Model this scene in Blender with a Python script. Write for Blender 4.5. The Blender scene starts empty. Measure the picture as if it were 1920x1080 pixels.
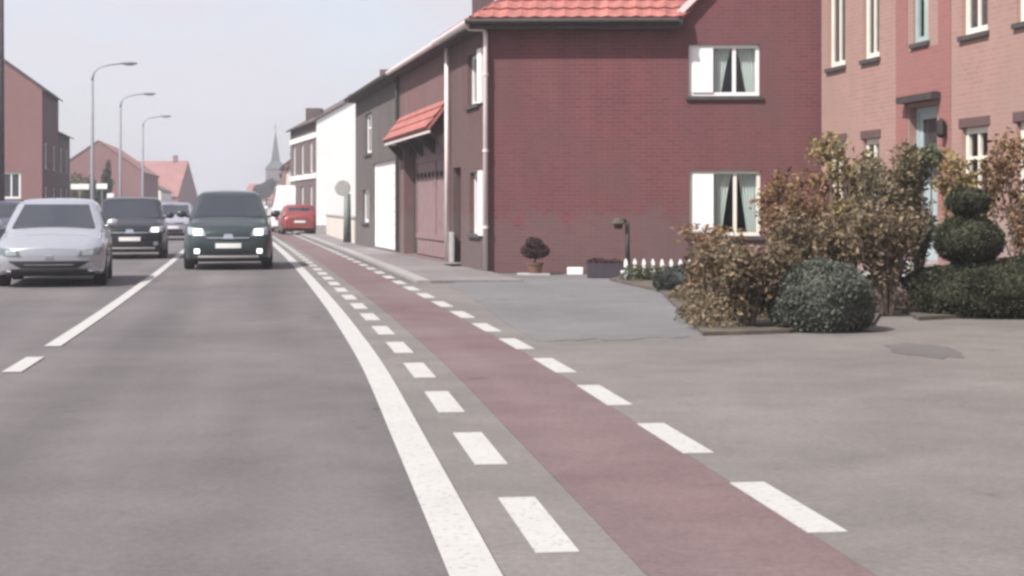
import bpy, bmesh, math, random
import numpy as np
from mathutils import Vector, Matrix
from mathutils.bvhtree import BVHTree

R = math.radians
rng = random.Random(7)
sc = bpy.context.scene
col = sc.collection

# ------------------------------------------------------------------ camera
CAM_H = 1.30
FPX = 3000.0                      # focal length in 1920-wide photo pixels
cam_d = bpy.data.cameras.new('camera')
cam = bpy.data.objects.new('camera', cam_d)
col.objects.link(cam)
cam.location = (0, 0, CAM_H)
cam.rotation_euler = (R(90), 0, 0)
cam_d.sensor_fit = 'HORIZONTAL'
cam_d.sensor_width = 36.0
cam_d.lens = 36.0 * FPX / 1920.0
cam_d.shift_y = -152.0 / 1920.0
cam_d.clip_start = 0.05
cam_d.clip_end = 6000
sc.camera = cam

# ------------------------------------------------------------------ sky and sun
SUN_EL, SUN_AZ = 50.0, 48.0       # azimuth: degrees left of straight behind the camera
sd = Vector((-math.sin(R(SUN_AZ)) * math.cos(R(SUN_EL)), -math.cos(R(SUN_AZ)) * math.cos(R(SUN_EL)), math.sin(R(SUN_EL))))
world = bpy.data.worlds.new('World')
sc.world = world
world.use_nodes = True
wn, wl = world.node_tree.nodes, world.node_tree.links
wn.clear()
wo = wn.new('ShaderNodeOutputWorld')
bg = wn.new('ShaderNodeBackground')
sky = wn.new('ShaderNodeTexSky')
sky.sky_type = 'NISHITA'
sky.sun_disc = False
sky.sun_elevation = R(SUN_EL)
sky.sun_rotation = math.atan2(sd.x, sd.y)
sky.air_density = 1.0
sky.dust_density = 2.5
sky.ozone_density = 1.0
# a thin veil of cloud over the whole sky
tc = wn.new('ShaderNodeTexCoord')
mp = wn.new('ShaderNodeMapping')
mp.inputs['Scale'].default_value = (1.0, 1.0, 2.6)
nz = wn.new('ShaderNodeTexNoise')
nz.inputs['Scale'].default_value = 8.0
nz.inputs['Detail'].default_value = 5.0
nz.inputs['Roughness'].default_value = 0.5
rp = wn.new('ShaderNodeValToRGB')
rp.color_ramp.elements[0].position = 0.40
rp.color_ramp.elements[0].color = (0.64, 0.64, 0.64, 1)
rp.color_ramp.elements[1].position = 0.62
rp.color_ramp.elements[1].color = (1.0, 1.0, 1.0, 1)
cl = wn.new('ShaderNodeRGB')
cl.outputs[0].default_value = (3.30, 3.20, 3.48, 1)
mx = wn.new('ShaderNodeMix')
mx.data_type = 'RGBA'
wl.new(tc.outputs['Generated'], mp.inputs['Vector'])
wl.new(mp.outputs[0], nz.inputs['Vector'])
wl.new(nz.outputs['Fac'], rp.inputs[0])
wl.new(rp.outputs[0], mx.inputs[0])
wl.new(sky.outputs[0], mx.inputs[6])
wl.new(cl.outputs[0], mx.inputs[7])
wl.new(mx.outputs[2], bg.inputs[0])
bg.inputs[1].default_value = 0.11
wl.new(bg.outputs[0], wo.inputs[0])

sun_d = bpy.data.lights.new('sun', 'SUN')
sun_d.energy = 3.3
sun_d.angle = R(1.5)
sun_d.color = (1.0, 0.955, 0.91)
sun = bpy.data.objects.new('sun', sun_d)
col.objects.link(sun)
sun.rotation_euler = (-sd).to_track_quat('-Z', 'Y').to_euler()
sun.location = (-30, -20, 40)

sc.view_settings.view_transform = 'Standard'
sc.view_settings.look = 'None'
sc.view_settings.gamma = 1.0
sc.view_settings.use_curve_mapping = False
sc.view_settings.exposure = 1.13
sc.cycles.filter_width = 2.9      # a soft, cheap lens
sc.cycles.max_bounces = 6
sc.cycles.transparent_max_bounces = 12

# ------------------------------------------------------------------ materials
M = {}

def nmat(name):
    m = bpy.data.materials.new(name)
    m.use_nodes = True
    n, l = m.node_tree.nodes, m.node_tree.links
    b = n['Principled BSDF']
    M[name] = m
    return m, n, l, b

def mixc(n, l, fac, a, b, mode='MIX'):
    x = n.new('ShaderNodeMix')
    x.data_type = 'RGBA'
    x.blend_type = mode
    for sock, v in ((x.inputs[0], fac), (x.inputs[6], a), (x.inputs[7], b)):
        if isinstance(v, (int, float)):
            sock.default_value = v
        elif isinstance(v, tuple):
            sock.default_value = (*v[:3], 1)
        else:
            l.new(v, sock)
    return x.outputs[2]

def noise(n, l, scale, detail=4, rough=0.55, vec=None, mscale=None):
    t = n.new('ShaderNodeTexNoise')
    t.inputs['Scale'].default_value = scale
    t.inputs['Detail'].default_value = detail
    t.inputs['Roughness'].default_value = rough
    if vec is not None:
        if mscale:
            mm = n.new('ShaderNodeMapping')
            mm.inputs['Scale'].default_value = mscale
            l.new(vec, mm.inputs['Vector'])
            vec = mm.outputs[0]
        l.new(vec, t.inputs['Vector'])
    return t.outputs['Fac']

def ramp(n, l, fac, p0, p1, c0=(0, 0, 0), c1=(1, 1, 1)):
    r = n.new('ShaderNodeValToRGB')
    r.color_ramp.elements[0].position = p0
    r.color_ramp.elements[1].position = p1
    r.color_ramp.elements[0].color = (*c0, 1)
    r.color_ramp.elements[1].color = (*c1, 1)
    l.new(fac, r.inputs[0])
    return r.outputs[0]

def coords(n, kind='Object'):
    return n.new('ShaderNodeTexCoord').outputs[kind]

def bump(n, l, b, height, strength=0.3, dist=0.01):
    u = n.new('ShaderNodeBump')
    u.inputs['Strength'].default_value = strength
    u.inputs['Distance'].default_value = dist
    l.new(height, u.inputs['Height'])
    l.new(u.outputs[0], b.inputs['Normal'])

def plain(name, c, rough=0.6, metal=0.0, var=0.12, scale=6.0, coat=0.0, emit=None, es=0.0, spec=None):
    m, n, l, b = nmat(name)
    v = coords(n)
    f = noise(n, l, scale, 5, 0.6, v)
    dark = tuple(x * (1 - var) for x in c)
    lite = tuple(min(1, x * (1 + var)) for x in c)
    l.new(mixc(n, l, ramp(n, l, f, 0.3, 0.7), dark, lite), b.inputs['Base Color'])
    b.inputs['Roughness'].default_value = rough
    b.inputs['Metallic'].default_value = metal
    if coat:
        b.inputs['Coat Weight'].default_value = coat
        b.inputs['Coat Roughness'].default_value = 0.06
    if spec is not None:
        b.inputs['Specular IOR Level'].default_value = spec
    if emit:
        b.inputs['Emission Color'].default_value = (*emit, 1)
        b.inputs['Emission Strength'].default_value = es
    return m

def brick(name, c1, c2, mortar, patch, pf=0.5, stain=0.25):
    m, n, l, b = nmat(name)
    uv = coords(n, 'UV')
    t = n.new('ShaderNodeTexBrick')
    t.inputs['Scale'].default_value = 1.0
    t.inputs['Brick Width'].default_value = 0.215
    t.inputs['Row Height'].default_value = 0.075
    t.inputs['Mortar Size'].default_value = 0.008
    t.inputs['Mortar Smooth'].default_value = 0.3
    t.inputs['Bias'].default_value = 0.0
    for k, c in (('Color1', c1), ('Color2', c2), ('Mortar', mortar)):
        t.inputs[k].default_value = (*c, 1)
    l.new(uv, t.inputs['Vector'])
    big = noise(n, l, 0.42, 4, 0.6, uv)
    c = mixc(n, l, ramp(n, l, big, 0.40, 0.66), t.outputs['Color'], patch, 'MIX')
    x = n.new('ShaderNodeMix'); x.data_type = 'RGBA'
    x.inputs[0].default_value = pf
    l.new(t.outputs['Color'], x.inputs[6]); l.new(c, x.inputs[7])
    st = noise(n, l, 1.1, 6, 0.65, uv, (1.6, 0.35, 1))
    c2_ = mixc(n, l, stain, x.outputs[2], ramp(n, l, st, 0.3, 0.75, (0.25, 0.25, 0.25), (1, 1, 1)), 'MULTIPLY')
    sz = n.new('ShaderNodeSeparateXYZ'); l.new(uv, sz.inputs[0])
    ad = n.new('ShaderNodeMath'); ad.operation = 'MULTIPLY_ADD'; ad.inputs[1].default_value = -2.0
    l.new(noise(n, l, 1.7, 5, 0.65, uv), ad.inputs[0]); l.new(sz.outputs[1], ad.inputs[2])
    dm = ramp(n, l, ad.outputs[0], -0.6, 0.25, (0.32,) * 3, (0, 0, 0))
    g_ = sum(patch) / 3 * 1.3
    c2_ = mixc(n, l, dm, c2_, (g_, g_ * .97, g_ * .92))
    l.new(c2_, b.inputs['Base Color'])
    b.inputs['Roughness'].default_value = 0.9
    b.inputs['Specular IOR Level'].default_value = 0.2
    bump(n, l, b, t.outputs['Fac'], -0.4, 0.008)
    return m

def asphalt(name, c, streak=0.25, patchy=0.25, uvs=True, tint=None):
    m, n, l, b = nmat(name)
    o = coords(n)
    fine = noise(n, l, 90, 3, 0.7, o)
    mid = noise(n, l, 1.6, 6, 0.62, o)
    big = noise(n, l, 0.28, 4, 0.55, o)
    c0 = tuple(x * 0.86 for x in c)
    c1 = tuple(x * 1.13 for x in c)
    a = mixc(n, l, ramp(n, l, big, 0.35, 0.68), c0, tint or c1)
    a = mixc(n, l, patchy, a, ramp(n, l, mid, 0.3, 0.7, (0.55,) * 3, (1.25,) * 3), 'MULTIPLY')
    a = mixc(n, l, 0.5, a, ramp(n, l, fine, 0.25, 0.75, (0.62,) * 3, (1.3,) * 3), 'MULTIPLY')
    if uvs:
        uv = coords(n, 'UV')
        s = noise(n, l, 1.3, 3, 0.5, uv, (1.0, 0.045, 1))
        a = mixc(n, l, streak, a, ramp(n, l, s, 0.35, 0.68, (0.62,) * 3, (1.1,) * 3), 'MULTIPLY')
        # darker polished wheel tracks, broken up along their length
        sx = n.new('ShaderNodeSeparateXYZ'); l.new(uv, sx.inputs[0])
        for u0 in (-0.72, -2.12):
            d = n.new('ShaderNodeMath'); d.operation = 'SUBTRACT'; d.inputs[1].default_value = u0; l.new(sx.outputs[0], d.inputs[0])
            ab = n.new('ShaderNodeMath'); ab.operation = 'ABSOLUTE'; l.new(d.outputs[0], ab.inputs[0])
            tr_ = ramp(n, l, ab.outputs[0], 0.10, 0.42, (0.80,) * 3, (1, 1, 1))
            a = mixc(n, l, ramp(n, l, noise(n, l, 0.5, 4, 0.6, uv, (1, 0.25, 1)), 0.3, 0.7), a, mixc(n, l, 1.0, a, tr_, 'MULTIPLY'))
    # oil drips and scuffs
    sp = noise(n, l, 2.6, 2, 0.4, o)
    a = mixc(n, l, 0.5, a, ramp(n, l, sp, 0.70, 0.78, (1, 1, 1), (0.45,) * 3), 'MULTIPLY')
    gr_ = noise(n, l, 22, 4, 0.75, o)
    a = mixc(n, l, 0.55, a, ramp(n, l, gr_, 0.3, 0.7, (0.7,) * 3, (1.25,) * 3), 'MULTIPLY')
    # a few cracks and tar seams
    vo = n.new('ShaderNodeTexVoronoi')
    vo.feature = 'DISTANCE_TO_EDGE'
    vo.inputs['Scale'].default_value = 0.22
    wv = n.new('ShaderNodeVectorMath'); wv.operation = 'MULTIPLY_ADD'
    nn = n.new('ShaderNodeTexNoise'); nn.inputs['Scale'].default_value = 1.4; nn.inputs['Detail'].default_value = 6
    l.new(o, nn.inputs['Vector'])
    l.new(nn.outputs['Color'], wv.inputs[0]); wv.inputs[1].default_value = (1.1, 1.1, 0); l.new(o, wv.inputs[2])
    l.new(wv.outputs[0], vo.inputs['Vector'])
    ck = ramp(n, l, vo.outputs['Distance'], 0.0015, 0.005, (0.62,) * 3, (1, 1, 1))
    gate = ramp(n, l, noise(n, l, 0.35, 2, 0.5, o), 0.52, 0.6)
    a = mixc(n, l, gate, a, mixc(n, l, 1.0, a, ck, 'MULTIPLY'))
    l.new(a, b.inputs['Base Color'])
    b.inputs['Roughness'].default_value = 0.85
    b.inputs['Specular IOR Level'].default_value = 0.3
    bump(n, l, b, fine, 0.35, 0.004)
    return m

def paint_line(name):
    m, n, l, b = nmat(name)
    o = coords(n)
    f = noise(n, l, 35, 5, 0.7, o)
    g = noise(n, l, 2.5, 4, 0.6, o)
    a = mixc(n, l, ramp(n, l, f, 0.30, 0.44), (0.17, 0.16, 0.155), (0.40, 0.392, 0.375))
    a = mixc(n, l, 0.35, a, ramp(n, l, g, 0.3, 0.7, (0.78,) * 3, (1,) * 3), 'MULTIPLY')
    l.new(a, b.inputs['Base Color'])
    b.inputs['Roughness'].default_value = 0.7
    return m

def leafmat(name, c0, c1, c2):
    m, n, l, b = nmat(name)
    g = n.new('ShaderNodeNewGeometry')
    r = n.new('ShaderNodeValToRGB')
    e = r.color_ramp.elements
    e[0].position = 0.0; e[0].color = (*c0, 1)
    e[1].position = 1.0; e[1].color = (*c2, 1)
    k = e.new(0.55); k.color = (*c1, 1)
    l.new(g.outputs['Random Per Island'], r.inputs[0])
    l.new(r.outputs[0], b.inputs['Base Color'])
    b.inputs['Roughness'].default_value = 0.65
    b.inputs['Specular IOR Level'].default_value = 0.25
    tr = n.new('ShaderNodeBsdfTranslucent')
    l.new(r.outputs[0], tr.inputs['Color'])
    ms = n.new('ShaderNodeMixShader')
    ms.inputs[0].default_value = 0.25
    out = n['Material Output']
    l.new(b.outputs[0], ms.inputs[1]); l.new(tr.outputs[0], ms.inputs[2])
    l.new(ms.outputs[0], out.inputs['Surface'])
    return m

def glassmat(name, tint=(0.75, 0.8, 0.8), refl=0.09):
    m, n, l, b = nmat(name)
    t = n.new('ShaderNodeBsdfTransparent'); t.inputs[0].default_value = (*tint, 1)
    g = n.new('ShaderNodeBsdfGlossy'); g.inputs['Roughness'].default_value = 0.03
    ms = n.new('ShaderNodeMixShader')
    fc_ = n.new('ShaderNodeLayerWeight'); fc_.inputs[0].default_value = 0.5
    pw = n.new('ShaderNodeMath'); pw.operation = 'POWER'; pw.inputs[1].default_value = 4.0
    l.new(fc_.outputs['Facing'], pw.inputs[0])
    lw = n.new('ShaderNodeMath'); lw.operation = 'MULTIPLY_ADD'; lw.inputs[1].default_value = 0.7; lw.inputs[2].default_value = 0.05
    l.new(pw.outputs[0], lw.inputs[0])
    nzv = noise(n, l, 1.2, 2, 0.5, coords(n))
    l.new(lw.outputs[0], ms.inputs[0])
    l.new(t.outputs[0], ms.inputs[1]); l.new(g.outputs[0], ms.inputs[2])
    bump(n, l, g, nzv, 0.05, 0.02)
    l.new(ms.outputs[0], n['Material Output'].inputs['Surface'])
    return m

asphalt('asphalt_road', (0.134, 0.121, 0.121), 0.5, 0.25)
asphalt('asphalt_apron', (0.160, 0.147, 0.138), 0.0, 0.35, False)
asphalt('asphalt_forecourt', (0.148, 0.145, 0.147), 0.0, 0.3, False)
asphalt('dark_patch', (0.112, 0.104, 0.1), 0.0, 0.2, False)
asphalt('cycle_red', (0.170, 0.110, 0.112), 0.3, 0.35, True, (0.165, 0.122, 0.122))
asphalt('paving', (0.20, 0.182, 0.182), 0.0, 0.4, False)
plain('kerb_stone', (0.26, 0.25, 0.245), 0.85, var=0.2, scale=3)
paint_line('line_paint')
plain('earth', (0.085, 0.07, 0.055), 0.95, var=0.4, scale=3)
plain('field', (0.07, 0.075, 0.045), 0.95, var=0.4, scale=0.05)
brick('brick_red', (0.185, 0.062, 0.070), (0.150, 0.054, 0.060), (0.180, 0.100, 0.102), (0.135, 0.074, 0.074), 0.8, 0.25)
brick('brick_barn', (0.20, 0.10, 0.10), (0.165, 0.088, 0.088), (0.18, 0.13, 0.125), (0.16, 0.115, 0.11), 0.6, 0.25)
brick('brick_brown', (0.155, 0.082, 0.08), (0.118, 0.07, 0.07), (0.15, 0.105, 0.105), (0.125, 0.09, 0.09), 0.6, 0.35)
brick('brick_grey', (0.125, 0.104, 0.098), (0.105, 0.092, 0.088), (0.15, 0.135, 0.13), (0.135, 0.127, 0.12), 0.7, 0.35)
brick('brick_pink', (0.37, 0.205, 0.185), (0.31, 0.185, 0.16), (0.35, 0.26, 0.225), (0.315, 0.22, 0.185), 0.8, 0.15)
brick('brick_panel', (0.30, 0.125, 0.115), (0.26, 0.115, 0.105), (0.27, 0.16, 0.145), (0.30, 0.15, 0.135), 0.5, 0.1)
brick('brick_left', (0.28, 0.135, 0.135), (0.24, 0.12, 0.12), (0.26, 0.18, 0.175), (0.25, 0.15, 0.145), 0.6, 0.15)
brick('brick_far', (0.17, 0.115, 0.115), (0.13, 0.095, 0.095), (0.17, 0.145, 0.14), (0.15, 0.125, 0.12), 0.5, 0.25)
plain('render_white', (0.86, 0.855, 0.84), 0.8, var=0.03, scale=1.2)
plain('render_cream', (0.55, 0.50, 0.44), 0.85, var=0.08, scale=1.2)
plain('white_paint', (0.80, 0.79, 0.78), 0.45, var=0.03)
plain('cream_paint', (0.70, 0.67, 0.58), 0.5, var=0.05)
plain('pipe_paint', (0.66, 0.57, 0.56), 0.5, var=0.08, scale=2)
plain('tile_red', (0.30, 0.105, 0.09), 0.75, var=0.35, scale=3.5)
plain('tile_dark', (0.095, 0.07, 0.068), 0.8, var=0.3, scale=3.5)
plain('tile_far', (0.26, 0.12, 0.11), 0.85, var=0.2, scale=1)
plain('dark_wood', (0.045, 0.035, 0.033), 0.75, var=0.3, scale=8)
plain('gate_wood', (0.225, 0.145, 0.15), 0.8, var=0.2, scale=5)
plain('iron', (0.035, 0.03, 0.032), 0.6, metal=0.4, var=0.2)
plain('stone_sill', (0.17, 0.16, 0.155), 0.85, var=0.2)
plain('dark_sill', (0.06, 0.052, 0.052), 0.8, var=0.2)
plain('curtain_lace', (0.72, 0.74, 0.70), 0.9, var=0.05, scale=20)
plain('blind_white', (0.80, 0.775, 0.79), 0.8, var=0.02)
plain('room_dark', (0.02, 0.02, 0.02), 0.9, var=0.2)
plain('teal_paint', (0.33, 0.40, 0.41), 0.5, var=0.06)
plain('galvanised', (0.21, 0.215, 0.24), 0.7, metal=0.0, var=0.1)
plain('concrete', (0.34, 0.33, 0.32), 0.9, var=0.15)
plain('bark', (0.075, 0.058, 0.048), 0.95, var=0.3, scale=14)
plain('twig', (0.13, 0.095, 0.075), 0.95, var=0.3, scale=14)
plain('planter_dark', (0.045, 0.035, 0.045), 0.6, var=0.2)
plain('terracotta', (0.16, 0.085, 0.06), 0.85, var=0.2)
plain('post_green', (0.14, 0.155, 0.14), 0.6, var=0.15)
plain('slate_far', (0.045, 0.05, 0.06), 0.8, var=0.15, scale=0.6)
plain('pole_wood', (0.06, 0.045, 0.05), 0.9, var=0.3, scale=5)
plain('sign_white', (0.78, 0.78, 0.78), 0.5, var=0.02)
glassmat('window_glass')
plain('far_glass', (0.04, 0.045, 0.05), 0.08, var=0.2, spec=0.6)
plain('car_glass', (0.022, 0.026, 0.034), 0.06, var=0.05, spec=0.7)
plain('paint_silver', (0.40, 0.415, 0.45), 0.25, metal=0.55, var=0.015, coat=0.6)
plain('paint_black', (0.014, 0.014, 0.018), 0.3, var=0.1, coat=0.3, spec=0.3)
plain('paint_green', (0.026, 0.040, 0.041), 0.28, metal=0.2, var=0.08, coat=0.4)
plain('paint_red', (0.20, 0.035, 0.035), 0.3, var=0.05, coat=0.6)
plain('paint_white', (0.75, 0.74, 0.76), 0.3, var=0.02, coat=0.5)
plain('paint_lilac', (0.36, 0.34, 0.40), 0.3, metal=0.4, var=0.03, coat=0.5)
plain('paint_navy', (0.03, 0.03, 0.05), 0.3, var=0.05, coat=0.6)
plain('trim_black', (0.014, 0.014, 0.015), 0.55, var=0.2)
plain('rubber', (0.016, 0.016, 0.017), 0.85, var=0.2)
plain('alloy', (0.38, 0.38, 0.40), 0.35, metal=0.8, var=0.08)
plain('chrome', (0.62, 0.63, 0.66), 0.12, metal=1.0, var=0.03)
plain('lamp_lens', (0.26, 0.29, 0.31), 0.08, var=0.1, coat=1.0, spec=0.8)
plain('lamp_lit', (0.8, 0.85, 0.85), 0.1, var=0.02, emit=(1.0, 0.98, 0.94), es=0.8)
plain('lamp_dark', (0.10, 0.125, 0.13), 0.15, var=0.2, coat=0.3)
plain('skid_plate', (0.50, 0.49, 0.48), 0.5, var=0.05)
plain('tail_lens', (0.35, 0.03, 0.03), 0.2, var=0.1, coat=0.8)
plain('plate_white', (0.72, 0.71, 0.69), 0.5, var=0.03)
leafmat('leaf_box', (0.030, 0.035, 0.020), (0.046, 0.050, 0.028), (0.072, 0.074, 0.044))
leafmat('leaf_boxgrey', (0.068, 0.076, 0.060), (0.096, 0.104, 0.084), (0.14, 0.148, 0.122))
leafmat('leaf_olive', (0.14, 0.11, 0.045), (0.22, 0.17, 0.07), (0.36, 0.28, 0.13))
leafmat('leaf_rust', (0.12, 0.06, 0.036), (0.20, 0.12, 0.06), (0.33, 0.23, 0.12))
leafmat('leaf_taupe', (0.085, 0.075, 0.044), (0.15, 0.128, 0.075), (0.30, 0.245, 0.15))
leafmat('leaf_green', (0.06, 0.075, 0.04), (0.095, 0.11, 0.06), (0.15, 0.16, 0.085))
leafmat('leaf_brown', (0.07, 0.055, 0.032), (0.125, 0.095, 0.055), (0.30, 0.225, 0.15))
leafmat('leaf_maroon', (0.04, 0.022, 0.024), (0.06, 0.033, 0.033), (0.085, 0.05, 0.045))
leafmat('leaf_dark', (0.035, 0.04, 0.038), (0.05, 0.055, 0.05), (0.075, 0.08, 0.07))

# ------------------------------------------------------------------ mesh helpers
class MB:
    def __init__(self):
        self.v, self.f, self.uv = [], [], []

    def face(self, pts, uvs=None):
        i = len(self.v)
        self.v += [tuple(p) for p in pts]
        self.f.append(tuple(range(i, i + len(pts))))
        self.uv += uvs if uvs else [(0.0, 0.0)] * len(pts)

    def box(self, x0, x1, y0, y1, z0, z1):
        self.hexa([(x0, y0, z0), (x1, y0, z0), (x1, y1, z0), (x0, y1, z0),
                   (x0, y0, z1), (x1, y0, z1), (x1, y1, z1), (x0, y1, z1)])

    def hexa(self, p):
        i = len(self.v)
        self.v += [tuple(q) for q in p]
        for f in ((0, 3, 2, 1), (4, 5, 6, 7), (0, 1, 5, 4), (1, 2, 6, 5), (2, 3, 7, 6), (3, 0, 4, 7)):
            self.f.append(tuple(i + k for k in f))
            self.uv += [(p[k][0] + p[k][1], p[k][2]) for k in f]

    def tube(self, pts, rad, seg=8, caps=True):
        pts = [Vector(p) for p in pts]
        if not isinstance(rad, (list, tuple)):
            rad = [rad] * len(pts)
        rings = []
        for k, p in enumerate(pts):
            t = (pts[min(k + 1, len(pts) - 1)] - pts[max(k - 1, 0)]).normalized()
            a = Vector((0, 0, 1)) if abs(t.z) < 0.9 else Vector((1, 0, 0))
            e1 = t.cross(a).normalized()
            e2 = t.cross(e1)
            i = len(self.v)
            for s in range(seg):
                q = 2 * math.pi * s / seg
                self.v.append(tuple(p + (e1 * math.cos(q) + e2 * math.sin(q)) * rad[k]))
            rings.append(i)
        for a, b in zip(rings, rings[1:]):
            for s in range(seg):
                self.f.append((a + s, a + (s + 1) % seg, b + (s + 1) % seg, b + s))
                self.uv += [(0.0, 0.0)] * 4
        if caps:
            self.f.append(tuple(rings[0] + s for s in range(seg))[::-1])
            self.f.append(tuple(rings[-1] + s for s in range(seg)))
            self.uv += [(0.0, 0.0)] * (2 * seg)

    def lathe(self, prof, c=(0, 0, 0), seg=20, axis='Z'):
        i = len(self.v)
        for (r, h) in prof:
            for s in range(seg):
                q = 2 * math.pi * s / seg
                a, b = r * math.cos(q), r * math.sin(q)
                p = (a, b, h) if axis == 'Z' else ((h, a, b) if axis == 'X' else (a, h, b))
                self.v.append((c[0] + p[0], c[1] + p[1], c[2] + p[2]))
        for k in range(len(prof) - 1):
            for s in range(seg):
                s2 = (s + 1) % seg
                self.f.append((i + k * seg + s, i + k * seg + s2, i + (k + 1) * seg + s2, i + (k + 1) * seg + s))
                self.uv += [(0.0, 0.0)] * 4

    def blob(self, c, r, seg=14, rings=9, jit=0.0, seed=1, flat=-1.0):
        rg = random.Random(seed)
        i = len(self.v)
        for a in range(rings + 1):
            th = math.pi * a / rings
            for s in range(seg):
                q = 2 * math.pi * s / seg
                k = 1 + rg.uniform(-jit, jit)
                z = math.cos(th) * k
                z = max(z, flat)
                self.v.append((c[0] + r[0] * math.sin(th) * math.cos(q) * k, c[1] + r[1] * math.sin(th) * math.sin(q) * k, c[2] + r[2] * z))
        for a in range(rings):
            for s in range(seg):
                s2 = (s + 1) % seg
                self.f.append((i + a * seg + s, i + (a + 1) * seg + s, i + (a + 1) * seg + s2, i + a * seg + s2))
                self.uv += [(0.0, 0.0)] * 4

ORG = {}

SPLIT = {'wall', 'wall_street', 'gable_wall', 'verge_board', 'eaves_soffit', 'canopy_bracket', 'brick_panel', 'chimney', 'doorstep'}

def pieces(mb):
    key = [tuple(round(c, 3) for c in p) for p in mb.v]
    par = {}
    def find(a):
        while par.setdefault(a, a) != a:
            par[a] = par[par[a]]; a = par[a]
        return a
    for f in mb.f:
        r0 = find(key[f[0]])
        for i in f[1:]:
            par[find(key[i])] = r0
    out, lp = {}, 0
    for f in mb.f:
        q = out.setdefault(find(key[f[0]]), MB())
        q.face([mb.v[i] for i in f], [tuple(u) for u in mb.uv[lp:lp + len(f)]])
        lp += len(f)
    return list(out.values())

def build(mb, name, mat, parent=None, smooth=False, bevel=0.0, kind=None):
    if name in SPLIT:
        ps = pieces(mb)
        if len(ps) > 1:
            return [build_one(p, name, mat, parent, smooth, bevel, kind) for p in ps][0]
    return build_one(mb, name, mat, parent, smooth, bevel, kind)

def build_one(mb, name, mat, parent=None, smooth=False, bevel=0.0, kind=None):
    o = ORG.get(parent.name, Vector((0, 0, 0))) if parent is not None else Vector((0, 0, 0))
    me = bpy.data.meshes.new(name)
    me.from_pydata([(p[0] - o.x, p[1] - o.y, p[2] - o.z) for p in mb.v], [], mb.f)
    uvl = me.uv_layers.new(name='UVMap')
    if len(mb.uv) == len(me.loops):
        uvl.data.foreach_set('uv', np.array(mb.uv, dtype=np.float32).ravel())
    me.update()
    if smooth:
        me.shade_smooth()
    ob = bpy.data.objects.new(name, me)
    me.materials.append(M[mat])
    col.objects.link(ob)
    if parent is not None:
        ob.parent = parent
        ORG[ob.name] = o
    if bevel:
        b = ob.modifiers.new('bevel', 'BEVEL')
        b.width = bevel
        b.segments = 2
        b.limit_method = 'ANGLE'
    if kind:
        ob['kind'] = kind
    return ob

def thing(name, label, cat, loc=(0, 0, 0), group=None, local=False):
    o = bpy.data.objects.new(name, None)
    o.empty_display_size = 0.2
    col.objects.link(o)
    o.location = loc
    o['label'] = label
    o['category'] = cat
    if group:
        o['group'] = group
    ORG[o.name] = Vector((0, 0, 0)) if local else Vector(loc)
    return o

def tag(o, label, cat, group=None):
    o['label'] = label
    o['category'] = cat
    if group:
        o['group'] = group
    return o

def copy_tree(o, parent=None):
    c = o.copy()
    col.objects.link(c)
    c.parent = parent
    for ch in list(o.children):
        copy_tree(ch, c)
    return c

class Fr:
    """A wall's own frame: u along the wall from A to B, z up, o outwards."""
    def __init__(self, A, B):
        self.A = Vector((A[0], A[1], 0)); self.B = Vector((B[0], B[1], 0))
        self.L = (self.B - self.A).length
        self.d = (self.B - self.A).normalized()
        self.n = Vector((self.d.y, -self.d.x, 0))

    def p(self, u, z, o=0.0):
        q = self.A + self.d * u + self.n * o
        return (q.x, q.y, z)

    def box(self, mb, u0, u1, z0, z1, o0, o1):
        mb.hexa([self.p(u0, z0, o1), self.p(u1, z0, o1), self.p(u1, z0, o0), self.p(u0, z0, o0),
                 self.p(u0, z1, o1), self.p(u1, z1, o1), self.p(u1, z1, o0), self.p(u0, z1, o0)])

    def wall(self, mb, z0, z1, holes=(), rev=0.14, u0=0.0, u1=None):
        u1 = self.L if u1 is None else u1
        us = sorted({u0, u1} | {h[0] for h in holes} | {h[1] for h in holes})
        zs = sorted({z0, z1} | {h[2] for h in holes} | {h[3] for h in holes})
        for a, b in zip(us, us[1:]):
            for c, d in zip(zs, zs[1:]):
                mu, mz = (a + b) / 2, (c + d) / 2
                if any(h[0] < mu < h[1] and h[2] < mz < h[3] for h in holes):
                    continue
                mb.face([self.p(a, c), self.p(b, c), self.p(b, d), self.p(a, d)], [(a, c), (b, c), (b, d), (a, d)])
        for (a, b, c, d) in [h[:4] for h in holes]:
            P = self.p
            mb.face([P(a, c), P(a, d), P(a, d, -rev), P(a, c, -rev)], [(0, c), (0, d), (rev, d), (rev, c)])
            mb.face([P(b, c, -rev), P(b, d, -rev), P(b, d), P(b, c)], [(0, c), (0, d), (rev, d), (rev, c)])
            mb.face([P(a, d), P(b, d), P(b, d, -rev), P(a, d, -rev)], [(a, 0), (b, 0), (b, rev), (a, rev)])
            mb.face([P(a, c, -rev), P(b, c, -rev), P(b, c), P(a, c)], [(a, 0), (b, 0), (b, rev), (a, rev)])

    def gable(self, mb, z0, zr, u0=0.0, u1=None, um=None):
        u1 = self.L if u1 is None else u1
        um = (u0 + u1) / 2 if um is None else um
        mb.face([self.p(u0, z0), self.p(u1, z0), self.p(um, zr)], [(u0, z0), (u1, z0), (um, zr)])

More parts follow.
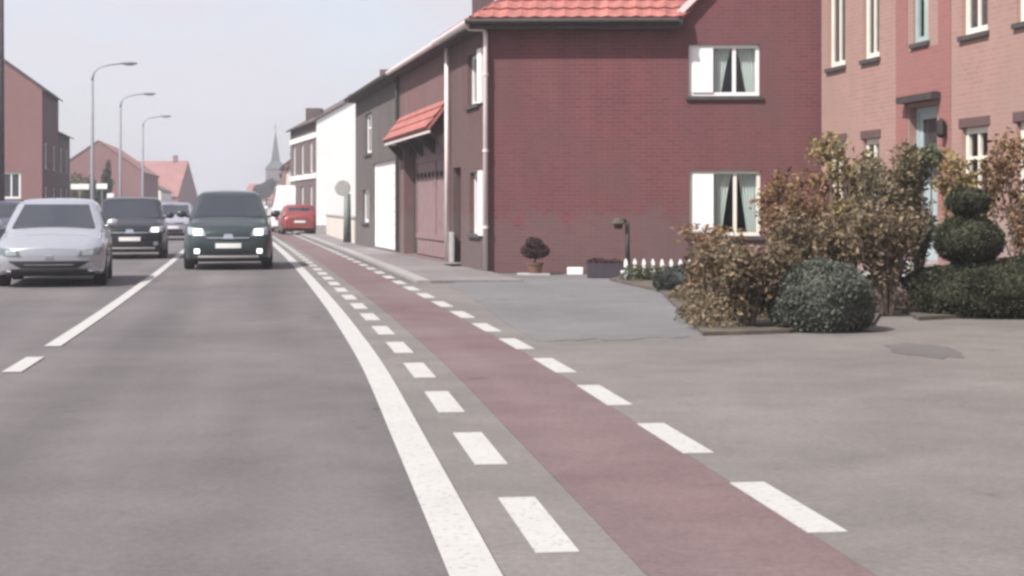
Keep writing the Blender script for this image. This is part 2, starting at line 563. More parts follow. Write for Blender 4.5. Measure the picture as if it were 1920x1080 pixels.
def window(fr, parent, h, rev=0.14, frame='white_paint', mull=1, trans=0, pane='window_glass', sill='dark_sill',
           fw=0.07, curtain=False, blind=0.0, lintel=None, simple=False):
    a, b, c, d = h[:4]
    o0, o1 = -rev + 0.002, -rev + 0.062
    m = MB()
    e = 0.003
    fr.box(m, a + e, a + fw, c + e, d - e, o0, o1)
    fr.box(m, b - fw, b - e, c + e, d - e, o0, o1)
    fr.box(m, a + fw, b - fw, d - fw, d - e, o0, o1)
    fr.box(m, a + fw, b - fw, c + e, c + fw, o0, o1)
    us = [a + fw + blind]
    for k in range(mull):
        u = a + blind + fw + (b - a - 2 * fw - blind) * (k + 1) / (mull + 1)
        fr.box(m, u - 0.035, u + 0.035, c + fw, d - fw, o0 + 0.002, o1 - 0.004)
        us += [u - 0.035, u + 0.035]
    us.append(b - fw)
    zs = [c + fw]
    if trans:
        zt = c + (d - c) * trans
        for u0, u1 in zip(us[0::2], us[1::2]):
            fr.box(m, u0, u1, zt - 0.025, zt + 0.025, o0 + 0.002, o1 - 0.006)
        zs += [zt - 0.025, zt + 0.025]
    zs.append(d - fw)
    w = build(m, 'window', frame, parent)
    for u0, u1 in zip(us[0::2], us[1::2]):
        for z0, z1 in zip(zs[0::2], zs[1::2]):
            m = MB()
            if pane == 'window_glass':
                m.face([fr.p(u0, z0, o0 + .024), fr.p(u1, z0, o0 + .024), fr.p(u1, z1, o0 + .024), fr.p(u0, z1, o0 + .024)])
            else:
                fr.box(m, u0, u1, z0, z1, o0 + 0.020, o0 + 0.028)
            build(m, 'pane', pane, w)
    if blind:
        m = MB()
        fr.box(m, a + fw, a + fw + blind, c + fw, d - fw, o0 + 0.012, o1 + 0.03)
        build(m, 'blind', 'blind_white', w)
    if curtain:
        pn = list(zip(us[0::2], us[1::2]))
        for k, (u0, u1) in enumerate(pn):
            left = k == 0
            m = MB()
            nz_, nu = 10, 22
            grid = []
            for i in range(nz_ + 1):
                t = i / nz_
                z = c + fw - 0.02 + (d - c - 2 * fw + 0.04) * (1 - t)
                wdt = (u1 - u0) * (1.02 - 0.52 * t ** 0.8)
                row = []
                for j in range(nu + 1):
                    s = j / nu
                    uu = (u0 - 0.02 + wdt * s) if left else (u1 + 0.02 - wdt * s)
                    oo = o0 - 0.07 + 0.018 * math.sin(s * 34 + 0.6 * t)
                    row.append(fr.p(uu, z, oo))
                grid.append(row)
            for i in range(nz_):
                for j in range(nu):
                    m.face([grid[i][j], grid[i][j + 1], grid[i + 1][j + 1], grid[i + 1][j]])
            build(m, 'curtain', 'curtain_lace', w, smooth=True)
    if sill:
        m = MB()
        fr.box(m, a - 0.06, b + 0.06, c - 0.075, c - 0.003, -rev + 0.003, 0.055)
        build(m, 'sill', sill, w)
    if lintel:
        m = MB()
        fr.box(m, a - 0.08, b + 0.08, d + 0.003, d + 0.14, -0.02, 0.02)
        build(m, 'lintel', lintel, w)
    return w

def door(fr, parent, h, rev=0.18, mat='dark_wood', frame='white_paint', glass=True):
    a, b, c, d = h[:4]
    m = MB()
    o0, o1 = -rev + 0.002, -rev + 0.07
    fr.box(m, a + .003, a + .09, c, d - .003, o0, o1)
    fr.box(m, b - .09, b - .003, c, d - .003, o0, o1)
    fr.box(m, a + .09, b - .09, d - .09, d - .003, o0, o1)
    dr = build(m, 'door', frame, parent)
    m = MB()
    zg = c + (d - c) * 0.52
    fr.box(m, a + .09, b - .09, c, zg if glass else d - .09, o0 + .004, o1 - .02)
    if glass:
        fr.box(m, a + .09, a + .22, zg, d - .09, o0 + .004, o1 - .02)
        fr.box(m, b - .22, b - .09, zg, d - .09, o0 + .004, o1 - .02)
        fr.box(m, a + .22, b - .22, d - .2, d - .09, o0 + .004, o1 - .02)
        g = MB()
        fr.box(g, a + .22, b - .22, zg, d - .2, o0 + .015, o0 + .025)
        build(g, 'pane', 'far_glass', dr)
    build(m, 'door_leaf', mat, dr)
    m = MB()
    fr.box(m, b - .20, b - .17, c + 1.0, c + 1.14, o1 - .02, o1 + .03)
    build(m, 'door_handle', 'chrome', dr)
    return dr

def roof_plane(name, pts, mat, parent, tw=0.30, course=0.36, thick=0.06, tile=True):
    """Convex roof plane (first edge is the eave, left to right seen from outside) with stepped, rolled tiles."""
    P = [Vector(p) for p in pts]
    ex = (P[1] - P[0]).normalized()
    nrm = None
    for k in range(2, len(P)):
        cr = (P[1] - P[0]).cross(P[k] - P[0])
        if cr.length > 1e-4:
            nrm = cr.normalized(); break
    ey = nrm.cross(ex)
    loc = [((p - P[0]).dot(ex), (p - P[0]).dot(ey)) for p in P]
    x0, x1 = min(a for a, _ in loc), max(a for a, _ in loc)
    y1 = max(b for _, b in loc)
    bm = bmesh.new()
    if tile:
        nx = max(1, int((x1 - x0) / (tw / 4)))
        ny = max(1, int(y1 / course) + 1)
        for j in range(ny):
            rows = []
            for (yy, lift) in ((j * course, 0.035), ((j + 1) * course, 0.0)):
                row = []
                for i in range(nx + 1):
                    x = x0 + i * tw / 4
                    wv = (0.0, 0.012, 0.03, 0.012)[i % 4]
                    row.append(bm.verts.new((x, yy, lift + wv)))
                rows.append(row)
            low = [bm.verts.new((v.co.x, v.co.y, v.co.z - 0.05)) for v in rows[0]]
            for i in range(nx):
                bm.faces.new((rows[0][i], rows[0][i + 1], rows[1][i + 1], rows[1][i]))
                bm.faces.new((low[i], low[i + 1], rows[0][i + 1], rows[0][i]))
    else:
        bm.faces.new([bm.verts.new((a, b, 0.02)) for a, b in loc])
    for k in range(len(loc)):
        a, b = Vector((*loc[k], 0)), Vector((*loc[(k + 1) % len(loc)], 0))
        e = (b - a).normalized()
        n_in = Vector((-e.y, e.x, 0))
        g = list(bm.verts) + list(bm.edges) + list(bm.faces)
        bmesh.ops.bisect_plane(bm, geom=g, plane_co=a, plane_no=-n_in, clear_outer=True)
    # underside and edges
    lo = [bm.verts.new((a, b, -thick)) for a, b in loc]
    hi = [bm.verts.new((a, b, -0.005)) for a, b in loc]
    bm.faces.new(lo[::-1])
    bm.faces.new(hi)
    for k in range(len(loc)):
        q = (k + 1) % len(loc)
        bm.faces.new((lo[k], lo[q], hi[q], hi[k]))
    mat4 = Matrix((ex, ey, nrm)).transposed().to_4x4()
    mat4.translation = P[0]
    bm.transform(mat4)
    mb = MB()
    bm.verts.index_update()
    mb.v = [tuple(v.co) for v in bm.verts]
    mb.f = [tuple(v.index for v in f.verts) for f in bm.faces]
    mb.uv = [(0.0, 0.0)] * sum(len(f) for f in mb.f)
    bm.free()
    return build(mb, name, mat, parent)

def foliage(name, blobs, n, size, mat, parent=None, seed=1, shell=0.0, aspect=0.5, up=0.0, kind=None, zmin=0.01):
    """n small leaf faces spread through ellipsoids; blobs are (cx,cy,cz,rx,ry,rz)."""
    g = np.random.default_rng(seed)
    o = np.array(ORG.get(parent.name, Vector((0, 0, 0)))) if parent is not None else np.zeros(3)
    B = np.array(blobs, float)
    wts = B[:, 3] * B[:, 4] * B[:, 5] if shell < 0.5 else (B[:, 3] * B[:, 5] + B[:, 4] * B[:, 5] + B[:, 3] * B[:, 4])
    idx = g.choice(len(B), n, p=wts / wts.sum())
    d = g.normal(size=(n, 3)); d /= np.linalg.norm(d, axis=1)[:, None]
    rad = g.random(n) ** (1 / 3)
    rad = shell + (1 - shell) * rad
    if shell > 0.5:
        rad = shell + (1.02 - shell) * g.random(n)
    c = B[idx, :3] + d * rad[:, None] * B[idx, 3:]
    keep = c[:, 2] > zmin
    c = c[keep]; d = d[keep]; n = len(c)
    a = g.normal(size=(n, 3)) * (1.0 if shell < 0.5 else 0.8) + d * 0.4
    a[:, 2] += up
    a /= np.linalg.norm(a, axis=1)[:, None]
    b = np.cross(a, g.normal(size=(n, 3)))
    b /= np.linalg.norm(b, axis=1)[:, None] + 1e-9
    s = size * g.uniform(0.45, 1.6, n)[:, None]
    v = np.stack([c - a * s * 0.5, c + b * s * aspect * 0.5, c + a * s * 0.5, c - b * s * aspect * 0.5], axis=1).reshape(-1, 3) - o
    me = bpy.data.meshes.new(name)
    me.vertices.add(len(v)); me.vertices.foreach_set('co', v.astype(np.float32).ravel())
    me.loops.add(4 * n); me.loops.foreach_set('vertex_index', np.arange(4 * n, dtype=np.int32))
    me.polygons.add(n); me.polygons.foreach_set('loop_start', np.arange(0, 4 * n, 4, dtype=np.int32))
    me.update(calc_edges=True)
    me.materials.append(M[mat])
    ob = bpy.data.objects.new(name, me)
    col.objects.link(ob)
    if parent is not None:
        ob.parent = parent
        ORG[ob.name] = Vector(o)
    if kind:
        ob['kind'] = kind
    return ob

# ------------------------------------------------------------------ road course
CP = [(-12, 2.25), (0, 0.61), (5.64, -0.13), (8.8, -0.555), (12.9, -1.115), (17.6, -1.83), (26.5, -3.27), (40.2, -5.58), (48.75, -7.07),
      (80, -12.62), (120, -19.74), (160, -26.3), (210, -33.4), (280, -41.5), (380, -50.0), (520, -58.0), (700, -62.0)]
_cy = np.array([c[0] for c in CP], float)
_cx = np.array([c[1] for c in CP], float)
_m = np.gradient(_cx, _cy)

def EX(Y):
    Y = min(max(Y, _cy[0]), _cy[-1])
    k = min(int(np.searchsorted(_cy, Y, side='right')) - 1, len(_cy) - 2)
    h = _cy[k + 1] - _cy[k]
    t = (Y - _cy[k]) / h
    return float((2 * t**3 - 3 * t**2 + 1) * _cx[k] + (t**3 - 2 * t**2 + t) * h * _m[k] + (-2 * t**3 + 3 * t**2) * _cx[k + 1] + (t**3 - t**2) * h * _m[k + 1])

def RP(u, Y, z=0.0):
    s = (EX(Y + 0.5) - EX(Y - 0.5))
    n = Vector((1, -s)).normalized()
    return (EX(Y) + u * n.x, Y + u * n.y, z)

def heading(Y):
    return math.atan(-(EX(Y + 1) - EX(Y - 1)) / 2)

def ysteps(y0, y1):
    out, y = [y0], y0
    while y < y1 - 1e-6:
        y = min(y1, y + max(0.5, 0.06 * abs(y)))
        out.append(y)
    return out

def strip(mb, u0, u1, y0, y1, z, skirt=0.0):
    ys = ysteps(y0, y1)
    for a, b in zip(ys, ys[1:]):
        mb.face([RP(u0, a, z), RP(u1, a, z), RP(u1, b, z), RP(u0, b, z)], [(u0, a), (u1, a), (u1, b), (u0, b)])
        if skirt:
            mb.face([RP(u0, b, z), RP(u0, b, z - skirt), RP(u0, a, z - skirt), RP(u0, a, z)][::-1])
            mb.face([RP(u1, a, z), RP(u1, a, z - skirt), RP(u1, b, z - skirt), RP(u1, b, z)][::-1])
    if skirt:
        mb.face([RP(u0, y0, z), RP(u0, y0, z - skirt), RP(u1, y0, z - skirt), RP(u1, y0, z)])
        mb.face([RP(u1, y1, z), RP(u1, y1, z - skirt), RP(u0, y1, z - skirt), RP(u0, y1, z)])

def G(px, py):
    """ground point seen at a photo pixel, used to survey the site"""
    Y = CAM_H * FPX / (py - 388.0)
    return ((px - 960.0) / FPX * Y, Y)

def sheet(name, pts, z, mat, thick=0.03):
    mb = MB()
    top = [(p[0], p[1], z) for p in pts]
    mb.face(top)
    for k in range(len(pts)):
        q = (k + 1) % len(pts)
        a, b = pts[k], pts[q]
        mb.face([(a[0], a[1], z), (a[0], a[1], z - thick), (b[0], b[1], z - thick), (b[0], b[1], z)])
    o = build(mb, name, mat, kind='structure')
    return o

# ------------------------------------------------------------------ the setting
m = MB()
m.face([(-2500, -200, -0.06), (2500, -200, -0.06), (2500, 4500, -0.06), (-2500, 4500, -0.06)])
build(m, 'ground', 'field', kind='structure')

m = MB(); strip(m, -7.3, 1.75, -10, 600, 0.0, 0.05)
road = build(m, 'road', 'asphalt_road', kind='structure')
m = MB(); strip(m, 0.60, 1.40, -10, 320, 0.004, 0.003)
cyc = build(m, 'cycle_path', 'cycle_red', kind='structure')
m = MB(); strip(m, -7.1, -6.15, -10, 320, 0.004, 0.003)
cyl = build(m, 'cycle_path_left', 'cycle_red', kind='structure')

m = MB(); strip(m, 0.10, 0.597, -10, 60, 0.004, 0.003)
build(m, 'margin_strip', 'asphalt_apron', kind='structure')

def mark(name, u, w, y0, y1, parent, z=0.009):
    mb = MB(); strip(mb, u - w / 2, u + w / 2, y0, y1, z, 0.004)
    return build(mb, name, 'line_paint', parent)

mark('edge_line', 0.0, 0.185, -10, 300, road)
mark('edge_line', -5.75, 0.15, -10, 300, road)
mark('centre_line', -2.83, 0.15, 15.3, 130, road)
for k in range(6):
    mark('centre_dash', -2.83, 0.15, 12.95 - 2.5 * k, 14.2 - 2.5 * k, road)
for k in range(95):
    y = 3.9 + 2.045 * k
    mark('cycle_dash', 0.345, 0.165, y, y + 1.13, cyc)
    mark('cycle_dash', 1.47, 0.165, y + 0.22, y + 1.37, cyc)

# right-hand apron, forecourt, pavement, beds
ap = [RP(1.403, y)[:2] for y in (-9, 0, 4, 8, 12, 16, 20, 24, 27.0)]
sheet('lay_by', [*ap, (1.5, 27.0), (9, 30.8), (30, 26), (30, -9)], 0.004, 'asphalt_apron', 0.06)
fc = [G(842, 537), G(890, 513.5), G(1180, 514), G(1240, 548), G(1312, 634), G(1005, 641)]
fcr = random.Random(3)
fe_ = []
for k in range(len(fc)):
    a_, b_ = Vector(fc[k]), Vector(fc[(k + 1) % len(fc)])
    nn_ = 1 if k in (1,) else 12
    for j in range(nn_):
        p_ = a_ + (b_ - a_) * (j / nn_)
        w_ = 0.0 if j == 0 else fcr.uniform(-.10, .10)
        fe_.append((p_.x + w_ * .6, p_.y + w_ * 1.6))
sheet('forecourt', fe_, 0.009, 'asphalt_forecourt', 0.075)
m = MB()
pv = MB()
strip(pv, 2.0, 3.6, 27.05, 300, 0.040, 0.10)
build(pv, 'pavement', 'paving', kind='structure')
ys = [27.05 + 1.0 * k for k in range(60)]
kerb_root = MB(); strip(kerb_root, 1.757, 1.995, 87.1, 300, 0.045, 0.10)
kr = build(kerb_root, 'kerb', 'kerb_stone', kind='structure')
for y in ys:
    mb = MB(); strip(mb, 1.757, 1.995, y, y + 0.985, 0.045, 0.10)
    build(mb, 'kerb_stone', 'kerb_stone', kr)
mb = MB(); strip(mb, -10.4, -7.56, -10, 300, 0.085, 0.15)
build(mb, 'pavement_left', 'paving', kind='structure')
mb = MB(); strip(mb, -7.55, -7.305, -10, 300, 0.09, 0.15)
build(mb, 'kerb_left', 'kerb_stone', kind='structure')
sheet('garden_bed', [G(1238, 549), G(1318, 631), G(1480, 626), G(1638, 612), G(1655, 585), G(1560, 545), (4.9, 27.5), (1.95, 29.0), (1.7, 28.0)], 0.045, 'earth', 0.06)
sheet('garden_bed_right', [G(1722, 602), G(1920, 592), (10, 17.6), (8.2, 18.2), (6.1, 29.5), (5.2, 27.5), G(1640, 560)], 0.05, 'earth', 0.06)
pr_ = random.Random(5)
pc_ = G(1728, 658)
sheet('dark_patch', [(pc_[0] + .30 * math.cos(q_) * (1 + pr_.uniform(-.2, .2)), pc_[1] + .75 * math.sin(q_) * (1 + pr_.uniform(-.2, .2))) for q_ in [2 * math.pi * k_ / 18 for k_ in range(18)]], 0.009, 'dark_patch', 0.004)  # irregular darker blob lying on the lay-by

# ------------------------------------------------------------------ brown corner house
C = Vector((-0.545, 31.45))
SD = Vector((-0.21, 1.0))                           # street direction of this row

def ST(Y, o=0.0):
    n = Vector((-1, -0.21)).normalized()
    return (C.x - 0.21 * (Y - C.y) + n.x * o, Y + n.y * o)

EAVE = 4.93
h1 = thing('brick_house', 'two-storey dark red brick corner house with red hipped roof and white windows', 'house', (2.5, 33, 0))
f_st = Fr(ST(35.3), ST(31.45))                       # street side
f_gb = Fr((C.x, C.y), (7.0, 31.16))                  # side towards the camera
Ls = f_st.L
def us(Y): return (35.3 - Y) * 1.0218
sw = [(us(33.25), us(31.98), 3.38, 4.42), (us(33.0), us(31.9), 0.75, 2.0)]
sdoor = (us(35.0), us(34.05), 0.1, 2.15)
m = MB()
f_st.wall(m, 0, EAVE, sw + [sdoor], 0.16)
f_bk = Fr((7.0, 39.0), (ST(35.3)[0], 39.0)); f_bk.wall(m, 0, EAVE)
f_rt = Fr((7.0, 31.16), (7.0, 39.0)); f_rt.wall(m, 0, EAVE)
Fr((ST(35.3)[0], 39.0), ST(35.3)).wall(m, 0, EAVE)
build(m, 'wall_street', 'brick_brown', h1)
gw = [(3.46 + .545, 4.84 + .545, 3.47, 4.48), (3.47 + .545, 4.86 + .545, 0.73, 2.02)]
m = MB()
f_gb.wall(m, 0, EAVE + 0.06, gw, 0.13)
ug = 3.34 + 0.545
f_gb.gable(m, EAVE + 0.06, EAVE + 0.06 + (f_gb.L - ug) / 2 * 1.0, ug, f_gb.L)
build(m, 'wall_side', 'brick_red', h1)
for k, hh in enumerate(gw):
    window(f_gb, h1, hh, 0.13, 'white_paint' if k == 0 else 'cream_paint', 1, 0, 'window_glass', 'dark_sill', 0.075, True, 0.40)
for hh in sw:
    window(f_st, h1, hh, 0.16, 'white_paint', 1, 0, 'window_glass', 'dark_sill', 0.08, False, 0.0)
    a, b, c, d = hh
    mm = MB(); f_st.box(mm, b + 0.01, b + 0.42, c - 0.02, d + 0.02, 0.004, 0.05)
    build(mm, 'shutter', 'white_paint', h1)
door(f_st, h1, sdoor, 0.2, 'dark_wood', 'dark_wood')
mm = MB(); f_st.box(mm, sdoor[0] - 0.1, sdoor[1] + 0.1, 0.085, 0.099, -0.15, 0.25); build(mm, 'doorstep', 'stone_sill', h1)
# roof
t_n, t_s = math.tan(R(36)), math.tan(R(33))
zE = EAVE + 0.03
nl = f_gb.p(0, 0, 0.30)
yn = lambda X: nl[1] + (X - nl[0]) * (31.16 - 31.45) / 7.545
def e_st(Y): return ST(Y, 0.32)
cx, cy = e_st(31.2)
e0 = (cx, yn(cx), zE)
vg = (3.30, yn(3.30), zE)
top_h = (e0[0] + 3.3, e0[1] + 3.4 , zE + 3.4 * t_n)
vtop = (5.17, vg[1] + 1.83 / t_n, zE + 1.83)
roof_plane('roof', [e0, vg, vtop, top_h], 'tile_red', h1, tw=0.28)
fx = e_st(35.3)
rf = (fx[0] + 3.9, 36.9, top_h[2])
roof_plane('roof', [(fx[0], fx[1], zE), e0, top_h, (top_h[0] - 0.8, 38.6, top_h[2])], 'tile_red', h1, tile=True)
roof_plane('roof', [(5.17, 38.8, zE + 1.83), (top_h[0] - 0.8, 38.6, top_h[2]), top_h, vtop], 'tile_red', h1, tile=False)
# cross gable roof
gy0 = yn(3.3) + 0.17
roof_plane('roof', [(3.26, 39, zE + 0.10 - 0.04), (3.26, gy0 + .06, zE + 0.10 - 0.04), (5.17, gy0, zE + 0.10 + 1.87), (5.17, 39, zE + 0.10 + 1.87)], 'tile_red', h1, tile=False)
roof_plane('roof', [(7.2, gy0, zE - .08), (7.2, 39, zE - .08), (5.17, 39, zE + 0.10 + 1.87), (5.17, gy0, zE + 0.10 + 1.87)], 'tile_red', h1, tile=False)
m = MB()
for (x0, z0, x1, z1) in ((3.2, zE, 5.17, zE + 1.97), (5.17, zE + 1.97, 7.25, zE - .11)):
    y0 = gy0 - 0.04
    m.hexa([(x0, y0, z0 - .02), (x1, y0, z1 - .02), (x1, y0 + .045, z1 - .02), (x0, y0 + .045, z0 - .02),
            (x0, y0, z0 + .14), (x1, y0, z1 + .14), (x1, y0 + .045, z1 + .14), (x0, y0 + .045, z0 + .14)])
build(m, 'verge_board', 'pipe_paint', h1)
m = MB()
f_gb.box(m, -0.28, ug - 0.02, zE - 0.15, zE - 0.065, 0.004, 0.27)
f_gb.box(m, -0.28, ug - 0.02, zE - 0.2, zE - 0.02, 0.272, 0.30)
f_st.box(m, -0.0, Ls - 0.005, zE - 0.15, zE - 0.065, 0.004, 0.27)
build(m, 'eaves_soffit', 'dark_wood', h1)
m = MB()
q = f_gb
m.tube([q.p(-0.36, zE - 0.05, 0.36), q.p(ug - 0.1, zE - 0.05, 0.36)], 0.05, 8)
build(m, 'gutter', 'dark_wood', h1)
m = MB()
m.tube([f_st.p(-0.05, zE - 0.06, 0.38), f_st.p(Ls + 0.22, zE - 0.06, 0.38)], 0.06, 8)
build(m, 'gutter', 'pipe_paint', h1)
# downpipe at the corner: swan neck then straight down
dpx = f_gb.p(0.03, 0, 0.10)
m = MB()
m.tube([f_st.p(Ls + 0.0, zE - 0.10, 0.36), f_st.p(Ls - 0.02, zE - 0.16, 0.30), (dpx[0] - 0.12, dpx[1], zE - 0.17), (dpx[0] - 0.02, dpx[1], zE - 0.19), (dpx[0], dpx[1], zE - 0.28), (dpx[0], dpx[1], 0.02)], 0.048, 10)
dp = build(m, 'downpipe', 'pipe_paint', h1, smooth=True)
for z in (0.9, 2.4, 3.9):
    mm = MB(); mm.lathe([(0.049, -0.025), (0.062, -0.025), (0.062, 0.025), (0.049, 0.025)], (dpx[0], dpx[1], z), 10); build(mm, 'pipe_clip', 'pipe_paint', dp)
m = MB(); d2 = f_st.p(0.03, 0, 0.09)
m.tube([(d2[0], d2[1], 4.85), (d2[0], d2[1], 0.09)], 0.052, 10)
build(m, 'downpipe', 'pipe_paint', h1, smooth=True)
m = MB()
f_st.box(m, 0.06, 0.5, 0.09, 0.75, 0.005, 0.05)
build(m, 'plinth_panel', 'concrete', h1)

# ------------------------------------------------------------------ barn with gate
b1 = thing('barn', 'red-brown brick barn with pent tiled canopy over pinkish plank gates', 'barn', (*ST(39.2), 0))
f_b = Fr(ST(43.2), ST(35.305))
def ub(Y): return (43.2 - Y) * 1.0218
gt = (ub(42.55), ub(35.75), 0.06, 2.85)
m = MB()
f_b.wall(m, 0, EAVE, [gt], 0.34)
bb = [f_b.p(f_b.L, 0, -7.5)[:2], f_b.p(0, 0, -7.5)[:2]]
Fr(bb[0], bb[1]).wall(m, 0, EAVE)
build(m, 'wall', 'brick_barn', b1)
m = MB(); f_b.box(m, gt[0] + .002, gt[0] + 0.75, gt[2], gt[3] - .003, -0.33, -0.27); build(m, 'gate_post', 'dark_wood', b1)
gL = gt[1] - gt[0] - 0.76
nleaf = 24
for lf in range(2):
    mm = MB(); a = gt[0] + 0.76 + lf * gL / 2
    f_b.box(mm, a + .01, a + gL / 2 - .01, 2.42, 2.56, -0.245, -0.215)
    f_b.box(mm, a + .01, a + gL / 2 - .01, 0.5, 0.64, -0.245, -0.215)
    f_b.box(mm, a + .012, a + .11, 0.641, 2.419, -0.245, -0.217)
    f_b.box(mm, a + gL / 2 - .11, a + gL / 2 - .012, 0.641, 2.419, -0.245, -0.217)
    gate = build(mm, 'gate', 'gate_wood', b1)
    for k in range(nleaf // 2):
        w = (gL / 2 - .02) / (nleaf // 2)
        mm = MB(); f_b.box(mm, a + .01 + k * w + .006, a + .01 + (k + 1) * w - .006, gt[2] + .03, gt[3] - .02, -0.30 + 0.004 * (k % 2), -0.247)
        build(mm, 'plank', 'gate_wood', gate)
    for k in range(5):
        mm = MB()
        c = f_b.p(a + gL / 2 * (k + .5) / 5, 2.10, -0.235)
        mm.blob(c, (0.055, 0.055, 0.075), 8, 6)
        build(mm, 'iron_stud', 'iron', gate, smooth=True)
# pent canopy
ca, cb = ub(42.95), ub(35.45)
P = f_b.p
roof_plane('canopy', [P(ca, 3.05, 0.50), P(cb, 3.05, 0.50), P(cb, 3.68, 0.01), P(ca, 3.68, 0.01)], 'tile_red', b1, tw=0.26, course=0.3)
m = MB()
for k in range(5):
    u = ca + 0.15 + (cb - ca - 0.3) * k / 4
    m.hexa([P(u - .04, 2.55, 0.07), P(u + .04, 2.55, 0.07), P(u + .04, 2.55, 0.004), P(u - .04, 2.55, 0.004),
            P(u - .04, 2.93, 0.40), P(u + .04, 2.93, 0.40), P(u + .04, 2.95, 0.004), P(u - .04, 2.95, 0.004)])
build(m, 'canopy_bracket', 'dark_wood', b1)
m = MB(); f_b.box(m, ca, cb, 2.94, 3.0, 0.43, 0.47); build(m, 'fascia', 'pipe_paint', b1)
def long_roof(root, fr, mat, depth=7.5, pitch=33, u0=0.0, u1=None, tile=False, over=0.3, gcol='tile_dark'):
    u1 = fr.L if u1 is None else u1
    zr = zE + (depth / 2 + over) * math.tan(R(pitch))
    roof_plane('roof', [fr.p(u0, zE, over), fr.p(u1, zE, over), fr.p(u1, zr, -depth / 2), fr.p(u0, zr, -depth / 2)], mat, root, tile=tile)
    roof_plane('roof', [fr.p(u1, zE, -depth - over), fr.p(u0, zE, -depth - over), fr.p(u0, zr, -depth / 2), fr.p(u1, zr, -depth / 2)], mat, root, tile=False)
    m = MB(); fr.box(m, u0, u1, zE - 0.16, zE - 0.07, 0.004, over - 0.04); build(m, 'eaves_soffit', 'dark_wood', root)
    m = MB(); m.tube([fr.p(u0, zE - 0.06, over + .05), fr.p(u1, zE - 0.06, over + .05)], 0.06, 8); build(m, 'gutter', 'pipe_paint' if gcol == 'p' else 'dark_wood', root)
    return zr
long_roof(b1, f_b, 'tile_red', tile=False, over=0.30, gcol='p')

# ------------------------------------------------------------------ grey-brown house beside the barn
h2 = thing('brick_house', 'grey-brown brick house with wide white garage door beside the barn', 'house', (*ST(48.5), 0))
f_2 = Fr(ST(54.0), ST(43.205))
def u2(Y): return (54.0 - Y) * 1.0218
w2 = [(u2(51.3), u2(49.6), 2.98, 4.25), (u2(52.0), u2(50.3), 0.8, 1.85)]
g2 = (u2(49.1), u2(44.0), 0.09, 2.62)
m = MB()
f_2.wall(m, 0, EAVE, w2 + [g2], 0.15)
bk = [f_2.p(f_2.L, 0, -7.5)[:2], f_2.p(0, 0, -7.5)[:2]]
Fr(bk[0], bk[1]).wall(m, 0, EAVE)
fe = Fr(bk[1], ST(54.0)); fe.wall(m, 0, EAVE); fe.gable(m, EAVE, EAVE + 2.45)
fe2 = Fr(ST(43.205), bk[0]); fe2.wall(m, 0, EAVE - .01)
build(m, 'wall', 'brick_grey', h2)
window(f_2, h2, w2[0], 0.15, 'white_paint', 1, 0.65, 'far_glass', 'dark_sill', 0.1)
window(f_2, h2, w2[1], 0.15, 'white_paint', 1, 0, 'far_glass', 'dark_sill', 0.1)
m = MB()
f_2.box(m, g2[0] + .003, g2[0] + .09, g2[2], g2[3] - .003, -.148, -.05)
f_2.box(m, g2[1] - .09, g2[1] - .003, g2[2], g2[3] - .003, -.148, -.05)
f_2.box(m, g2[0] + .09, g2[1] - .09, g2[3] - .05, g2[3] - .003, -.148, -.06)
gd = build(m, 'garage_door', 'white_paint', h2)
for k in range(7):
    z0 = g2[2] + (g2[3] - g2[2]) * k / 7; z1 = g2[2] + (g2[3] - g2[2]) * (k + 1) / 7 - .012
    m = MB(); f_2.box(m, g2[0] + .091, g2[1] - .091, z0, z1, -.145, -.085)
    build(m, 'panel', 'white_paint', gd, bevel=0.008)
long_roof(h2, f_2, 'tile_dark')
m = MB(); d2 = f_2.p(f_2.L - 0.12, 0, 0.08); m.tube([(d2[0], d2[1], 4.85), (d2[0], d2[1], 0.09)], 0.05, 8)
build(m, 'downpipe', 'dark_wood', h2)
m = MB(); d2 = f_2.p(u2(50.5), 0, -3.7); m.box(d2[0] - .35, d2[0] + .35, d2[1] - .3, d2[1] + .3, 6.8, 8.2); build(m, 'chimney', 'brick_brown', h2)

# ------------------------------------------------------------------ pink brick house on the right
PA = Vector((5.97, 30.85)); PD = Vector((0.16, -1.0))
def PF(Y): return (PA.x + 0.16 * (30.85 - Y), Y)
h3 = thing('brick_house', 'pale pink brick house with tall white windows behind the front garden', 'house', (8, 24, 0))
f_p = Fr(PF(30.85), PF(6.0))
def up_(Y): return (30.85 - Y) * 1.0127
UPZ, LOZ = (3.93, 5.45), (0.95, 2.52)
cols = [(30.50, 29.62), (28.75, 28.0), (24.72, 23.85), (22.95, 22.1), (20.6, 19.7), (18.2, 17.3), (15.2, 14.3), (12.2, 11.3)]
wu = [(up_(a), up_(b), *UPZ) for a, b in cols]
wl_ = [(up_(a), up_(b), *LOZ) for a, b in cols]
dp_ = (up_(26.72), up_(25.62), 0.42, 2.95)
nw = (up_(26.55), up_(25.95), 4.0, 5.45)
m = MB()
f_p.wall(m, 0, 6.1, wu + wl_ + [dp_, nw], 0.13)
pb = [f_p.p(f_p.L, 0, -8)[:2], f_p.p(0, 0, -8)[:2]]
Fr(pb[0], pb[1]).wall(m, 0, 6.1)
f_e = Fr(pb[1], PF(30.85)); f_e.wall(m, 0, 6.1); f_e.gable(m, 6.1, 9.2)
f_e = Fr(PF(6.0), pb[0]); f_e.wall(m, 0, 6.1); f_e.gable(m, 6.1, 9.2)
build(m, 'wall', 'brick_pink', h3)
m = MB(); f_p.box(m, up_(27.25), up_(26.78), 0.0, 6.0, 0.002, 0.012)
f_p.box(m, up_(25.56), up_(25.1), 0.0, 6.0, 0.002, 0.012)
f_p.box(m, up_(26.78), up_(25.56), 3.16, 3.90, 0.002, 0.012)
build(m, 'brick_panel', 'brick_panel', h3)
for hh in wu:
    window(f_p, h3, hh, 0.13, 'cream_paint', 1, 0, 'far_glass', 'dark_sill', 0.11)
